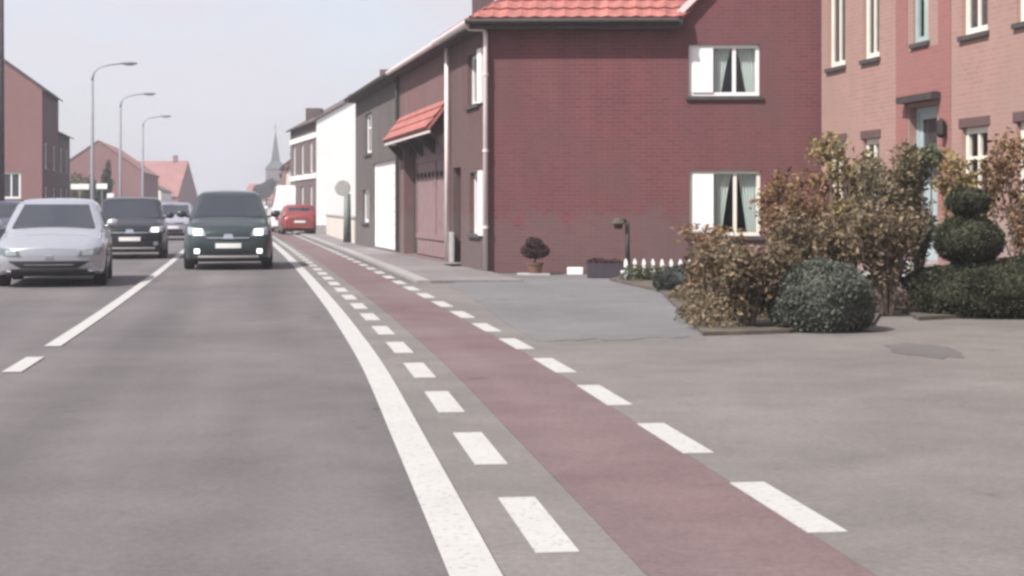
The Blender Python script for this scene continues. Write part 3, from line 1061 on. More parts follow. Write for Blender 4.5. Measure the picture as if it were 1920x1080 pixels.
for hh in wl_:
    window(f_p, h3, hh, 0.13, 'cream_paint', 1, 0.7, 'window_glass', 'stone_sill', 0.10, False, 0.0, 'brick_brown')
door(f_p, h3, dp_, 0.2, 'teal_paint', 'teal_paint')
m = MB(); f_p.box(m, up_(26.85), up_(25.45), 3.02, 3.13, -0.05, 0.18); build(m, 'door_canopy', 'dark_wood', h3)
m = MB(); f_p.box(m, up_(26.85), up_(25.5), 0.0, 0.2, 0.003, 0.9); f_p.box(m, up_(26.8), up_(25.55), 0.2, 0.4, 0.003, 0.5); build(m, 'doorstep', 'concrete', h3)
m = MB(); c = f_p.p(up_(25.25), 2.55, 0.1); m.lathe([(0.0, .16), (.07, .1), (.08, -.1), (.04, -.16), (0, -.16)], c, 8); f_p.box(m, up_(25.28), up_(25.22), 2.53, 2.58, 0.0, 0.1); build(m, 'wall_lantern', 'iron', h3)
roof_plane('roof', [f_p.p(0, 6.1, .35), f_p.p(f_p.L, 6.1, .35), f_p.p(f_p.L, 9.3, -4), f_p.p(0, 9.3, -4)], 'tile_dark', h3, tile=False)
roof_plane('roof', [f_p.p(f_p.L, 6.1, -8.35), f_p.p(0, 6.1, -8.35), f_p.p(0, 9.3, -4), f_p.p(f_p.L, 9.3, -4)], 'tile_dark', h3, tile=False)
window(f_p, h3, nw, 0.10, 'teal_paint', 0, 0, 'window_glass', 'dark_sill', 0.10, True)

# ------------------------------------------------------------------ generic house for the rest of the street
def simple_house(name, label, A, B, depth, eave, ridge, wall, roof, holes=(), doors=(), chimney=True, frame='white_paint', over=0.25, sill='stone_sill', side=None, bands=(), group=None, gholes=()):
    fr = Fr(A, B)
    c = fr.p(fr.L / 2, 0, -depth / 2)
    h = thing(name, label, 'house', c, group)
    m = MB()
    fr.wall(m, 0, eave, list(holes) + list(doors), 0.12)
    b0, b1_ = fr.p(fr.L, 0, -depth)[:2], fr.p(0, 0, -depth)[:2]
    Fr(b0, b1_).wall(m, 0, eave)
    build(m, 'wall', wall, h)
    m = MB()
    for fs, gh in ((Fr(B, b0), ()), (Fr(b1_, A), gholes)):
        fs.wall(m, 0, eave, gh, 0.12); fs.gable(m, eave, ridge)
    build(m, 'gable_wall', side or wall, h)
    for hh in gholes:
        window(Fr(b1_, A), h, hh, 0.12, frame, 1, 0, 'far_glass', sill, 0.1)
    dz = (ridge - eave) / (depth / 2) * over
    e = 0.06
    P = fr.p
    roof_plane('roof', [P(-e, eave - dz + .06, over), P(fr.L + e, eave - dz + .06, over), P(fr.L + e, ridge + .06, -depth / 2), P(-e, ridge + .06, -depth / 2)], roof, h, tile=False)
    roof_plane('roof', [P(fr.L + e, eave - dz + .06, -depth - over), P(-e, eave - dz + .06, -depth - over), P(-e, ridge + .06, -depth / 2), P(fr.L + e, ridge + .06, -depth / 2)], roof, h, tile=False)
    for hh in holes:
        window(fr, h, hh, 0.12, frame, 1, 0, 'far_glass', sill, 0.1)
    for hh in doors:
        door(fr, h, hh, 0.12, 'dark_wood', frame)
    for (z0, z1) in bands:
        m = MB(); fr.box(m, 0, fr.L, z0, z1, 0.003, 0.05); build(m, 'band', 'white_paint', h)
    if chimney:
        k = P(fr.L * 0.8, 0, -depth / 2)
        m = MB(); m.box(k[0] - .3, k[0] + .3, k[1] - .3, k[1] + .3, ridge - .5, ridge + 0.9)
        build(m, 'chimney', wall, h)
    return h, fr

def rowwin(L, n, zz, w=1.0):
    out = []
    for (z0, z1) in zz:
        for k in range(n):
            u = L * (k + 0.5) / n
            out.append((u - w / 2, u + w / 2, z0, z1))
    return out

# white gable-ended house beyond the yard: street side dark brick with white bands
def uR(Y, u=3.3): return RP(u, Y)[:2]
A, B = (-11.7, 84.5), (-9.15, 74.8)
hw, fw_ = simple_house('white_house', 'house with bright white end wall and dark chimneyed roof beyond the yard', A, B, 6.5, 5.35, 7.2, 'brick_far', 'tile_dark',
                       rowwin(9.8, 3, [(2.95, 4.4), (0.9, 2.3)]), (), False, side='render_white', bands=((4.55, 4.8), (3.0 - .35, 2.9)))
m = MB(); q = fw_.p(7.5, 0, -0.7); m.box(q[0] - .4, q[0] + .4, q[1] - .4, q[1] + .4, 5.2, 5.85); q = fw_.p(3.5, 0, -0.8); m.box(q[0] - .4, q[0] + .4, q[1] - .4, q[1] + .4, 5.2, 6.3)
build(m, 'chimney', 'tile_dark', hw)
m = MB(); Fr(B, fw_.p(fw_.L, 0, -6.5)[:2]).box(m, 0, 6.5, 0.0, 0.45, 0.003, 0.03); build(m, 'plinth', 'concrete', hw)
# wall of the yard between
yw = thing('yard_wall', 'low pale rendered wall closing the yard before the white house', 'wall', (-6.4, 62, 0))
fy = Fr((-8.9, 74.0), (-5.6, 54.3))
m = MB(); fy.box(m, 0.2, fy.L - .2, 0, 0.9, -0.5, -0.3); build(m, 'wall', 'render_cream', yw)
m = MB(); fy.box(m, 0.2, fy.L - .2, 0.9, 0.97, -0.54, -0.26); build(m, 'coping', 'concrete', yw)

right_row = [(85.5, 95, 6.0, 8.0, 'brick_far', 'tile_dark', 'dark roofed brown brick row house just past the white house'),
             (95.2, 106, 5.0, 7.4, 'brick_left', 'tile_red', 'red brick row house third along past the white house'),
             (107, 121, 5.4, 8.2, 'brick_far', 'tile_dark', 'brown row house far down the right pavement'),
             (124, 140, 4.6, 7.3, 'render_cream', 'tile_far', 'cream rendered house far down the right pavement'),
             (146, 168, 5.2, 8.0, 'brick_left', 'tile_far', 'last red house before the church spire'),
             (176, 205, 5.0, 7.6, 'brick_far', 'tile_dark', 'distant brown house at the end of the right row')]
for (a, b, e, r_, wm, rm, lb) in right_row:
    A, B = uR(b), uR(a)
    L = (Vector(A) - Vector(B)).length
    n = max(2, int(L / 3.2))
    simple_house('row_house', lb, A, B, 7.5, e, r_, wm, rm, rowwin(L, n, [(3.1, 4.4), (0.95, 2.3)], 1.1), (), True, group='row houses on the right')

def uL(Y, u=-10.5): return RP(u, Y)[:2]
left_row = [(80.0, 87.7, 7.1, 10.0, 'brick_brown', 'tile_dark', 'tall house with pinkish brick end wall at the left edge', 'brick_left'),  # street front's shade is put into its darker brick colour
            (87.9, 94.0, 5.3, 7.2, 'brick_grey', 'tile_dark', 'low dark brick house joined behind the tall left one', None)]
for (a, b, e, r_, wm, rm, lb, sd_) in left_row:
    A, B = uL(a), uL(b)
    L = (Vector(A) - Vector(B)).length
    simple_house('terrace_house', lb, A, B, 8, e, r_, wm, rm, rowwin(L, 2, [(3.2, 4.5), (0.95, 2.3)], 1.1), (), False, side=sd_, group='terrace on the left',
                 gholes=[(6.1, 7.0, 1.7, 3.0), (2.4, 3.4, 1.7, 3.0)] if sd_ else ())
far_left = [(150, 172, 4.6, 7.4, 'brick_left', 'tile_far', 'pinkish house behind the dark conifer', -12.0, -9.7),
            (176, 192, 3.1, 5.0, 'render_white', 'tile_dark', 'low white house beside the red-roofed one', -12, -9.7)]
for (a, b, e, r_, wm, rm, lb, _, u_) in far_left:
    A, B = uL(a, u_), uL(b, u_)
    L = (Vector(A) - Vector(B)).length
    simple_house('far_house', lb, A, B, 8, e, r_, wm, rm, rowwin(L, 4, [(0.95, 2.3)], 1.1), (), False)
# red-roofed house facing us at the bend
simple_house('far_house', 'house with broad pinkish red roof where the road bends', (-57.5, 232), (-48.2, 231), 9, 3.0, 8.0, 'brick_left', 'tile_far',
             rowwin(9.3, 3, [(0.9, 2.2)], 1.2), (), True)
simple_house('far_house', 'small pale gabled house just right of the red roof', (-50.5, 300), (-44, 299), 8, 2.8, 5.6, 'render_cream', 'tile_far', rowwin(6.5, 2, [(0.9, 2.2)], 1.2), (), False)
simple_house('far_house', 'distant dark roofed house showing above the oncoming car', (-46, 330), (-36, 329), 8, 3.4, 7.6, 'brick_far', 'tile_dark', rowwin(10, 3, [(0.9, 2.2)], 1.2), (), True)

# church with spire
ch = thing('church_spire', 'slender grey church spire rising over the far roofs', 'church', (-66.5, 450, 0))
m = MB(); m.box(-68.9, -64.1, 447.6, 452.4, 0, 12); build(m, 'tower', 'brick_far', ch)
m = MB()
i0 = [(-69.2, 447.3, 12), (-63.8, 447.3, 12), (-63.8, 452.7, 12), (-69.2, 452.7, 12)]
mid = [(-67.6, 448.9, 14.2), (-65.4, 448.9, 14.2), (-65.4, 451.1, 14.2), (-67.6, 451.1, 14.2)]
for k in range(4):
    m.face([i0[k], i0[(k + 1) % 4], mid[(k + 1) % 4], mid[k]])
    m.face([mid[k], mid[(k + 1) % 4], (-66.5, 450, 23.0)])
build(m, 'spire', 'slate_far', ch)
m = MB(); m.tube([(-66.5, 450, 22.8), (-66.5, 450, 24.6)], 0.08, 6); m.box(-67, -66, 449.95, 450.05, 23.8, 23.95); build(m, 'cross', 'iron', ch)
m = MB(); m.box(-63.9, -50, 446, 454, 0, 7.5); m.hexa([(-63.9, 445.5, 7.5), (-50, 445.5, 7.5), (-50, 454.5, 7.5), (-63.9, 454.5, 7.5), (-63.9, 449.9, 12), (-50, 449.9, 12), (-50, 450.1, 12), (-63.9, 450.1, 12)]); build(m, 'nave', 'brick_far', ch)

# ------------------------------------------------------------------ street lamps
def lamp(Y, u=-8.2):
    base = RP(u, Y)
    t = thing('street_lamp', '', 'street lamp', (base[0], base[1], 0.085), 'street lamps on the left pavement', local=True)
    m = MB(); m.tube([(0, 0, 0), (0, 0, 1.2), (0, 0, 7.5)], [.11, .095, .07], 10); m.lathe([(0, 0.03), (.16, 0.03), (.16, 0), (0, 0)], (0, 0, 0), 10)
    build(m, 'pole', 'galvanised', t, smooth=True)
    m = MB(); m.tube([(0, 0, 7.5), (.06, 0, 7.85), (.3, 0, 8.12), (.8, 0, 8.28), (1.35, 0, 8.36)], [.06, .05, .04, .035, .032], 8)
    build(m, 'arm', 'galvanised', t, smooth=True)
    m = MB(); m.blob((1.75, 0, 8.39), (.46, .13, .085), 12, 8)
    hd = build(m, 'lamp_head', 'galvanised', t, smooth=True)
    m = MB(); m.blob((1.8, 0, 8.33), (.3, .09, .06), 10, 6); build(m, 'lens', 'lamp_lens', hd, smooth=True)
    return t
lamp0 = lamp(81)
lamp_labels = ['tallest street lamp, nearest of the row on the left', 'second street lamp along the left pavement', 'third street lamp along the left pavement, paler and shorter',
               'fourth street lamp along the left pavement, faint in the distance', 'farthest street lamp of the row on the left']
for k, Y in enumerate((81, 102.5, 127.5)):
    t = lamp0 if k == 0 else copy_tree(lamp0)
    b = RP(-8.2, Y)
    t.location = (b[0], b[1], 0.085)
    t.rotation_euler = (0, 0, heading(Y))
    t['label'] = lamp_labels[k]
up = thing('utility_pole', 'dark wooden utility pole at the left edge of the picture', 'pole', RP(-9.85, 60.8))
b = RP(-9.85, 60.8)
m = MB(); m.tube([(b[0], b[1], 0), (b[0], b[1], 11)], [.17, .12], 10); build(m, 'pole', 'pole_wood', up, smooth=True)
m = MB(); m.box(b[0] - .8, b[0] + .8, b[1] - .05, b[1] + .05, 10.2, 10.32); build(m, 'crossarm', 'pole_wood', up)

# round sign seen from behind, beside the yard
b = (-5.72, 54.6)
sg = thing('traffic_sign', 'pale grey round traffic sign on a thick grey-green post by the white wall', 'traffic sign', (*b, 0.085))
m = MB(); m.tube([(b[0] + .1, b[1], 0.085), (b[0] + .1, b[1], 1.75)], [.14, .11], 12); build(m, 'post', 'post_green', sg, smooth=True)
m = MB(); m.lathe([(0, -.02), (.25, -.02), (.27, 0), (.25, .02), (0, .02)], (b[0] - .06, b[1] - .02, 1.95), 24, 'Y'); build(m, 'disc', 'concrete', sg)
m = MB(); m.box(b[0] - .02, b[0] + .12, b[1] + .01, b[1] + .05, 1.7, 2.1); build(m, 'bracket', 'galvanised', sg)

# white direction boards on the left
for k, (px, z, w, Y, lb) in enumerate(((150, 2.55, 1.15, 99, 'longer white direction board beside the low dark house'), (191, 2.6, 0.7, 101, 'shorter white direction board under the dark conifer'),
                                     (207, 2.0, 0.45, 103, 'small white board lowest and rightmost of the left signs'))):
    X = (px - 960) / FPX * Y
    t = thing('direction_sign', lb, 'sign', (X, Y, 0), 'direction boards on the left')
    m = MB(); m.tube([(X, Y + .05, 0), (X, Y + .05, z + .25)], .045, 8); build(m, 'post', 'galvanised', t)
    m = MB(); m.hexa([(X - w / 2, Y - .02, z - .17), (X + w / 2, Y - .02, z - .17), (X + w / 2, Y + .005, z - .17), (X - w / 2, Y + .005, z - .17),
                      (X - w / 2, Y - .02, z + .17), (X + w / 2, Y - .02, z + .17), (X + w / 2, Y + .005, z + .17), (X - w / 2, Y + .005, z + .17)])
    build(m, 'board', 'sign_white', t, bevel=0.01)

# ------------------------------------------------------------------ cars
def interp(x, pts):
    if x <= pts[0][0]: return pts[0][1]
    for (a, b), (c, d) in zip(pts, pts[1:]):
        if x <= c:
            t = (x - a) / (c - a)
            t = t * t * (3 - 2 * t) * 0.5 + t * 0.5
            return b + (d - b) * t
    return pts[-1][1]

def make_car(label, paint, L=4.2, W=1.76, H=1.46, hood=((0, .66), (.12, .76), (.5, .86), (1.05, .96)), ws=1.0, rs=1.95, re=3.55, rear=4.1,
             belt=0.96, R_w=.31, wb=(.82, 3.42), lit=False, grille='bar', foglit=False, name='car', cat='car', roofw=.76, lampz=(.60, .74), bumper=None, group='cars on the road', rails=False):
    t = thing(name, label, cat, (0, 0, 0), group, local=True)
    hw = W / 2
    def wid(y):
        a = max(0, (0.55 - y) / 0.55); b = max(0, (y - (L - 0.5)) / 0.5)
        return hw * (1 - .14 * a ** 2.2 - .12 * b ** 2.2)
    top = list(hood) + [(rs, belt + .02), (L - .5, belt + .04), (L - .12, belt), (L, belt - .2)]
    ys_ = sorted(set([0, .04, .1, .18, .28, .4] + [L - k for k in (.4, .28, .18, .1, .04, 0)] + list(np.linspace(.5, L - .5, 16)) +
                     [c + d * (R_w + .06) for c in wb for d in (-1, -.97, -.85, -.6, -.3, 0, .3, .6, .85, .97, 1)]))
    ys_ = [y for y in ys_ if 0 <= y <= L]
    Ra = R_w + .06
    def zb(y):
        z = .2 + .06 * max(0, 1 - y / .2) + .12 * max(0, 1 - (L - y) / .3)
        for c in wb:
            if abs(y - c) < Ra:
                z = max(z, R_w + math.sqrt(Ra * Ra - (y - c) ** 2) * .98)
        return z
    sf = [(0, .94), (.12, .975), (.4, 1.0), (.62, .995), (.8, .965), (.92, .90), (1.0, .80)]
    NS, NT = 13, 6
    def deform(x, y, z):
        k = max(0, 1 - y / .45)
        if k > 0:
            y = y + k * (.16 * (x / hw) ** 2 + .22 * max(0, z - .52) ** 1.3 + .25 * max(0, .40 - z) ** 1.2)
        k = max(0, 1 - (L - y) / .4)
        if k > 0:
            y = y - k * (.10 * (x / hw) ** 2)
        return (x, y - L / 2, z)
    half = []
    for y in ys_:
        w, z0, z1 = wid(y), zb(y), interp(y, top)
        pts = [(w * .5, z0 + .02), (w * .85, z0 + .005)]
        for k in range(NS + 1):
            z = z0 + (z1 - z0) * k / NS
            pts.append((w * interp((z - .2) / (z1 - .2), sf), z))
        for k in range(1, NT):
            s = 1 - k / NT
            pts.append((pts[2 + NS][0] * s, z1 + .035 * (1 - s * s)))
        half.append((y, pts, z0, z1))
    m = MB()
    n = len(half[0][1])
    for side in (1, -1):
        for (ya, pa, _, za), (yb, pb, _, zb_) in zip(half, half[1:]):
            ca = [(0, ya, pa[0][1])] + [(side * x, ya, z) for x, z in pa] + [(0, ya, za + .035)]
            cb = [(0, yb, pb[0][1])] + [(side * x, yb, z) for x, z in pb] + [(0, yb, zb_ + .035)]
            for k in range(n + 1):
                f = [deform(*ca[k]), deform(*cb[k]), deform(*cb[k + 1]), deform(*ca[k + 1])]
                m.face(f if side == -1 else f[::-1])
    for idx, flip in ((0, 1), (-1, 0)):
        y, p, z0, z1 = half[idx]
        for k in range(len(p) - 1):
            for j in range(-5, 5):
                q = [(p[k][0] * j / 5, y, p[k][1]), (p[k][0] * (j + 1) / 5, y, p[k][1]), (p[k + 1][0] * (j + 1) / 5, y, p[k + 1][1]), (p[k + 1][0] * j / 5, y, p[k + 1][1])]
                q = [deform(*v) for v in q]
                m.face(q if flip else q[::-1])
    def merged(mb):
        bm = bmesh.new()
        vs = [bm.verts.new(v) for v in mb.v]
        for f in mb.f:
            try: bm.faces.new([vs[i] for i in f])
            except ValueError: pass
        bmesh.ops.remove_doubles(bm, verts=bm.verts, dist=0.0008)
        bmesh.ops.recalc_face_normals(bm, faces=bm.faces)
        bm.verts.index_update()
        o = MB(); o.v = [tuple(v.co) for v in bm.verts]; o.f = [tuple(v.index for v in f.verts) for f in bm.faces]
        o.uv = [(0, 0)] * sum(len(f) for f in o.f)
        tree = BVHTree.FromBMesh(bm)
        bm.free()
        return o, tree
    bo, btree = merged(m)
    body = build(bo, 'body', paint, t, smooth=True)
    # cabin
    ztop = [(ws - .12, belt - .14), (ws, belt - .02), (rs, H - .055), (rs + .25, H - .015), ((rs + re) / 2, H), (re, H - .03), (rear - .05, belt + .12), (rear, belt - .06)]
    def zt(y):
        for (a, b), (c, d) in zip(ztop, ztop[1:]):
            if y <= c: return b + (d - b) * (y - a) / (c - a)
        return ztop[-1][1]
    ysc = list(np.linspace(ws - .12, rs, 9)) + list(np.linspace(rs + .1, re, 8)) + list(np.linspace(re + .08, rear, 7))
    m = MB(); rings = []
    for y in ysc:
        zT = zt(y); zB = belt - .14
        wbt = hw * .93 * (1 - .05 * max(0, (rs - y) / (rs - ws)) ** 2)
        ring = []
        hgt = max(zT - zB, 0.01)
        for k in range(7):
            z = zB + (hgt - .07 * min(1, hgt / .3)) * k / 6
            ring.append((wbt - (hw * .93 - hw * roofw) * max(0, (z - belt)) / (H - belt), z))
        xe, ze = ring[-1]
        for k in range(1, 6):
            a = math.pi / 2 * k / 5
            ring.append((xe - .09 * math.sin(a) * 1.0, ze + (zT - .012 - ze) * math.sin(a)))
        xe = ring[-1][0]
        for k in range(1, 5):
            s = 1 - k / 5
            ring.append((xe * s, zT - .012 + .022 * (1 - s * s)))
        rings.append((y, ring))
    for side in (1, -1):
        for (ya, ra), (yb, rb) in zip(rings, rings[1:]):
            ra2 = ra + [(0, ra[-1][1] + .0008)]; rb2 = rb + [(0, rb[-1][1] + .0008)]
            for k in range(len(ra2) - 1):
                def bow(x, y, z):
                    return (x, y - L / 2 + (.10 * (x / hw) ** 2 if y < rs else 0), z)
                m.face([bow(side * ra2[k][0], ya, ra2[k][1]), bow(side * rb2[k][0], yb, rb2[k][1]), bow(side * rb2[k + 1][0], yb, rb2[k + 1][1]), bow(side * ra2[k + 1][0], ya, ra2[k + 1][1])])
    co, ctree = merged(m)
    build(co, 'cabin', paint, t, smooth=True)

    def proj(tree, corners, mat, pname, parent=t, direc=(0, 1, 0), nx=10, nz_=6, off=.006, thick=.03, poly=None):
        D = Vector(direc)
        a, b, c, d = corners            # bl, br, tr, tl as (x,z) seen along D
        g = []
        for i in range(nz_ + 1):
            tz = i / nz_
            row = []
            for j in range(nx + 1):
                tx = j / nx
                lo = (a[0] + (b[0] - a[0]) * tx, a[1] + (b[1] - a[1]) * tx)
                hi = (d[0] + (c[0] - d[0]) * tx, d[1] + (c[1] - d[1]) * tx)
                s, z = lo[0] + (hi[0] - lo[0]) * tz, lo[1] + (hi[1] - lo[1]) * tz
                o = Vector((s, -9 * direc[1], z)) if direc[1] else Vector((-9 * direc[0], s, z))
                hit = tree.ray_cast(o, D)[0]
                row.append(hit - D * off if hit is not None else None)
            g.append(row)
        mb = MB()
        for i in range(nz_):
            for j in range(nx):
                q = [g[i][j], g[i][j + 1], g[i + 1][j + 1], g[i + 1][j]]
                if any(v is None for v in q): continue
                if max((v - D * v.dot(D)).length * 0 + abs(v.dot(D) - q[0].dot(D)) for v in q) > .35: continue
                mb.face(q)
                # edges
                for (e0_, e1_, on) in ((0, 1, i == 0), (2, 3, i == nz_ - 1), (3, 0, j == 0), (1, 2, j == nx - 1)):
                    if on: mb.face([q[e0_], q[e0_] + D * thick, q[e1_] + D * thick, q[e1_]])
        if not mb.v: return None
        mo, _ = merged(mb)
        return build(mo, pname, mat, parent, smooth=False)

    wsb, wst = belt + .035, H - .105
    proj(ctree, ((-hw * .765, wsb), (hw * .765, wsb), (hw * (roofw - .09), wst), (-hw * (roofw - .09), wst)), 'car_glass', 'windscreen')
    proj(ctree, ((-hw * .765, belt - .005), (hw * .765, belt - .005), (hw * .765, belt + .03), (-hw * .765, belt + .03)), 'trim_black', 'wiper_cowl', nz_=2, off=.01)
    if name != 'van': proj(ctree, ((-hw * .62, belt + .16), (hw * .62, belt + .16), (hw * (roofw - .14), H - .14), (-hw * (roofw - .14), H - .14)), 'car_glass', 'rear_window', direc=(0, -1, 0))
    proj(btree, ((-.26, .56), (.26, .56), (.26, .66), (-.26, .66)), 'plate_white', 'number_plate', direc=(0, -1, 0), off=.014, nx=4, nz_=2)
    for s in (1, -1):
        y1, y2 = rs - .55 - L / 2, (rs + re) / 2 - .1 - L / 2
        proj(ctree, ((y1, belt + .04), (y2, belt + .04), (y2, H - .13), (rs + .02 - L / 2, H - .13)), 'car_glass', 'side_window', direc=(-s, 0, 0))
        proj(ctree, ((y2 + .08, belt + .04), (re + .1 - L / 2, belt + .05), (re - .15 - L / 2, H - .13), (y2 + .08, H - .13)), 'car_glass', 'side_window', direc=(-s, 0, 0))
    z0, z1 = lampz
    for s in (1, -1):
        lm = 'lamp_lit' if lit else 'lamp_lens'
        cs = ((s * hw * .50, z0), (s * hw * .90, z0 + .03), (s * hw * .93, z1 + .04), (s * hw * .56, z1 - .02))
        if s < 0: cs = (cs[1], cs[0], cs[3], cs[2])
        hl = proj(btree, cs, 'lamp_dark' if grille == 'low' else 'lamp_lens', 'headlight', off=.012)
        cx_ = s * hw * .68
        cs = ((cx_ - .085, z0 + .02), (cx_ + .085, z0 + .02), (cx_ + .085, z1 - .01), (cx_ - .085, z1 - .01))
        proj(btree, cs, lm, 'bulb_reflector', hl, off=.018, nx=4, nz_=3)
        if grille == 'low': continue
        cx_ = s * hw * .70
        proj(btree, ((cx_ - .11, .33), (cx_ + .11, .33), (cx_ + .10, .45), (cx_ - .10, .45)), 'trim_black', 'fog_lamp_housing', nx=4, nz_=3)
        proj(btree, ((cx_ - .055, .345), (cx_ + .055, .345), (cx_ + .055, .44), (cx_ - .055, .44)), 'lamp_lit' if foglit else 'lamp_lens', 'fog_lamp', nx=4, nz_=3, off=.014)
    if grille == 'bar':
        gr = proj(btree, ((-hw * .48, .62), (hw * .48, .62), (hw * .54, .70), (-hw * .54, .70)), 'trim_black', 'grille', off=.008)
        proj(btree, ((-hw * .46, .655), (hw * .46, .655), (hw * .5, .675), (-hw * .5, .675)), 'chrome', 'grille_bar', gr, off=.016, nz_=2)
    else:
        gr = proj(btree, ((-hw * .50, .31), (hw * .50, .31), (hw * .74, .43), (-hw * .74, .43)), 'trim_black', 'grille', off=.008)
        proj(btree, ((-hw * .42, .36), (hw * .42, .36), (hw * .46, .378), (-hw * .46, .378)), 'chrome', 'grille_bar', gr, off=.016, nz_=2)
        proj(btree, ((-.06, .465), (.06, .465), (.05, .53), (-.05, .53)), 'chrome', 'bonnet_badge', off=.012, nx=4, nz_=3)
    if grille == 'bar':
        proj(btree, ((-.11, .645), (.11, .645), (.08, .745), (-.08, .745)), 'chrome', 'bonnet_badge', off=.02, nx=4, nz_=3)
        proj(btree, ((-hw * .46, .32), (hw * .46, .32), (hw * .5, .43), (-hw * .5, .43)), 'trim_black', 'air_intake', off=.007)
        proj(btree, ((-.26, .455), (.26, .455), (.26, .555), (-.26, .555)), 'plate_white', 'number_plate', off=.018, nx=4, nz_=2)
    proj(btree, ((-hw * .68, .235), (hw * .68, .235), (hw * .68, .30), (-hw * .68, .30)), bumper or 'trim_black', 'bumper_lip', off=.014, nz_=2)
    for s in (1, -1):
        cs = ((s * hw * .55, .66), (s * hw * .88, .66), (s * hw * .88, .86), (s * hw * .60, .86))
        if s < 0: cs = (cs[1], cs[0], cs[3], cs[2])
        x_ = s * hw * .70
        proj(btree, ((x_ - .10, .62), (x_ + .10, .62), (x_ + .08, .86), (x_ - .08, .86)), 'tail_lens', 'tail_light', direc=(0, -1, 0), off=.012, nx=4, nz_=4)
        m = MB(); yM = rs - .55 - L / 2
        m.blob((s * (hw + .075), yM, belt + .085), (.105, .06, .08), 12, 8)
        m.tube([(s * hw * .9, yM + .03, belt + .02), (s * (hw + .06), yM + .01, belt + .06)], .025, 6)
        build(m, 'wing_mirror', paint, t, smooth=True)
    for s in (1, -1):
        for c in wb:
            m = MB()
            x = s * (hw - .10)
            m.lathe([(R_w * .62, -.10), (R_w * .93, -.105), (R_w, -.07), (R_w, .07), (R_w * .93, .105), (R_w * .62, .10)], (x, c - L / 2, R_w), 24, 'X')
            wh = build(m, 'wheel', 'rubber', t, smooth=True)
            m = MB()
            m.lathe([(0, s * .075), (R_w * .18, s * .078), (R_w * .2, s * .05), (R_w * .55, s * .055), (R_w * .63, s * .085), (R_w * .63, -s * .08)], (x, c - L / 2, R_w), 20, 'X')
            for k in range(5):
                q = 2 * math.pi * k / 5
                m.tube([(x + s * .075, c - L / 2 + .03 * math.cos(q), R_w + .03 * math.sin(q)), (x + s * .08, c - L / 2 + R_w * .6 * math.cos(q), R_w + R_w * .6 * math.sin(q))], .03, 6)
            build(m, 'rim', 'alloy', wh)
    m = MB(); m.box(-hw * .8, hw * .8, -L / 2 + .35, L / 2 - .3, .17, .26); build(m, 'underbody', 'trim_black', t)
    if rails:
        for s in (1, -1):
            m = MB(); m.tube([(s * hw * .62, rs + .25 - L / 2, H - .02), (s * hw * .62, rs + .35 - L / 2, H + .035), (s * hw * .62, re - .2 - L / 2, H + .03), (s * hw * .62, re - .05 - L / 2, H - .03)], .018, 6); build(m, 'roof_rail', 'trim_black', t)
    return t

def put_car(t, px, Y, L, yaw=0.0):
    X = (px - 960) / FPX * Y
    th = heading(Y) + R(yaw)
    t.location = (X - math.sin(th) * L / 2, Y + math.cos(th) * L / 2, 0.0)
    t.rotation_euler = (0, 0, th)

c1 = make_car('silver hatchback nearest on the left, coming towards the camera', 'paint_silver', L=4.2, W=1.75, H=1.45, hood=((0, .60), (.12, .69), (.5, .81), (1.1, .93)), belt=.94, ws=1.05, rs=2.05, lampz=(.50, .61), grille='low', roofw=.70)
put_car(c1, 92, 25.7, 4.2, 3.0)
c2 = make_car('black estate car following behind the silver hatchback', 'paint_black', L=4.4, W=1.8, H=1.56, hood=((0, .70), (.12, .82), (.5, .92), (1.05, 1.0)), belt=1.0, ws=1.0, rs=1.85, re=3.7, rear=4.35, wb=(.85, 3.55), R_w=.33, lampz=(.66, .80), lit=True, bumper='skid_plate')
put_car(c2, 243, 39.6, 4.4, 2.0)
c3 = make_car('dark green people carrier overtaking in the middle of the near lane, headlights on', 'paint_green', L=4.3, W=1.81, H=1.66, hood=((0, .74), (.12, .88), (.45, .98), (.85, 1.06)), belt=1.07, ws=.78, rs=1.6, re=3.7, rear=4.22, wb=(.8, 3.5), R_w=.33, lampz=(.70, .86), lit=True, foglit=True, bumper='skid_plate', roofw=.66)
put_car(c3, 428, 32.8, 4.3, 0.0)
c4 = make_car('pale lilac car far behind the black estate', 'paint_lilac', L=4.2, W=1.75, H=1.48)
put_car(c4, 322, 62.0, 4.2, 0.5)
c5 = make_car('small red car parked by the right kerb before the white van', 'paint_red', L=3.9, W=1.68, H=1.42, rear=3.8, re=3.3, wb=(.75, 3.15))
put_car(c5, 553, 78.5, 3.9, 181.0)
c6 = make_car('white delivery van parked behind the small red car', 'paint_white', L=5.2, W=1.95, H=2.42, hood=((0, .85), (.12, 1.0), (.45, 1.1), (.75, 1.16)), belt=1.18, ws=.62, rs=1.75, re=5.0, rear=5.18, wb=(.95, 4.2), R_w=.34, name='van', cat='van', roofw=.62, lampz=(.78, .98))
put_car(c6, 534, 87.5, 5.2, 181.0)
c7 = make_car('dark navy car at the left edge beyond the silver hatchback', 'paint_navy', L=4.2, W=1.75, H=1.5)
put_car(c7, -20, 47.0, 4.2, 1.0)

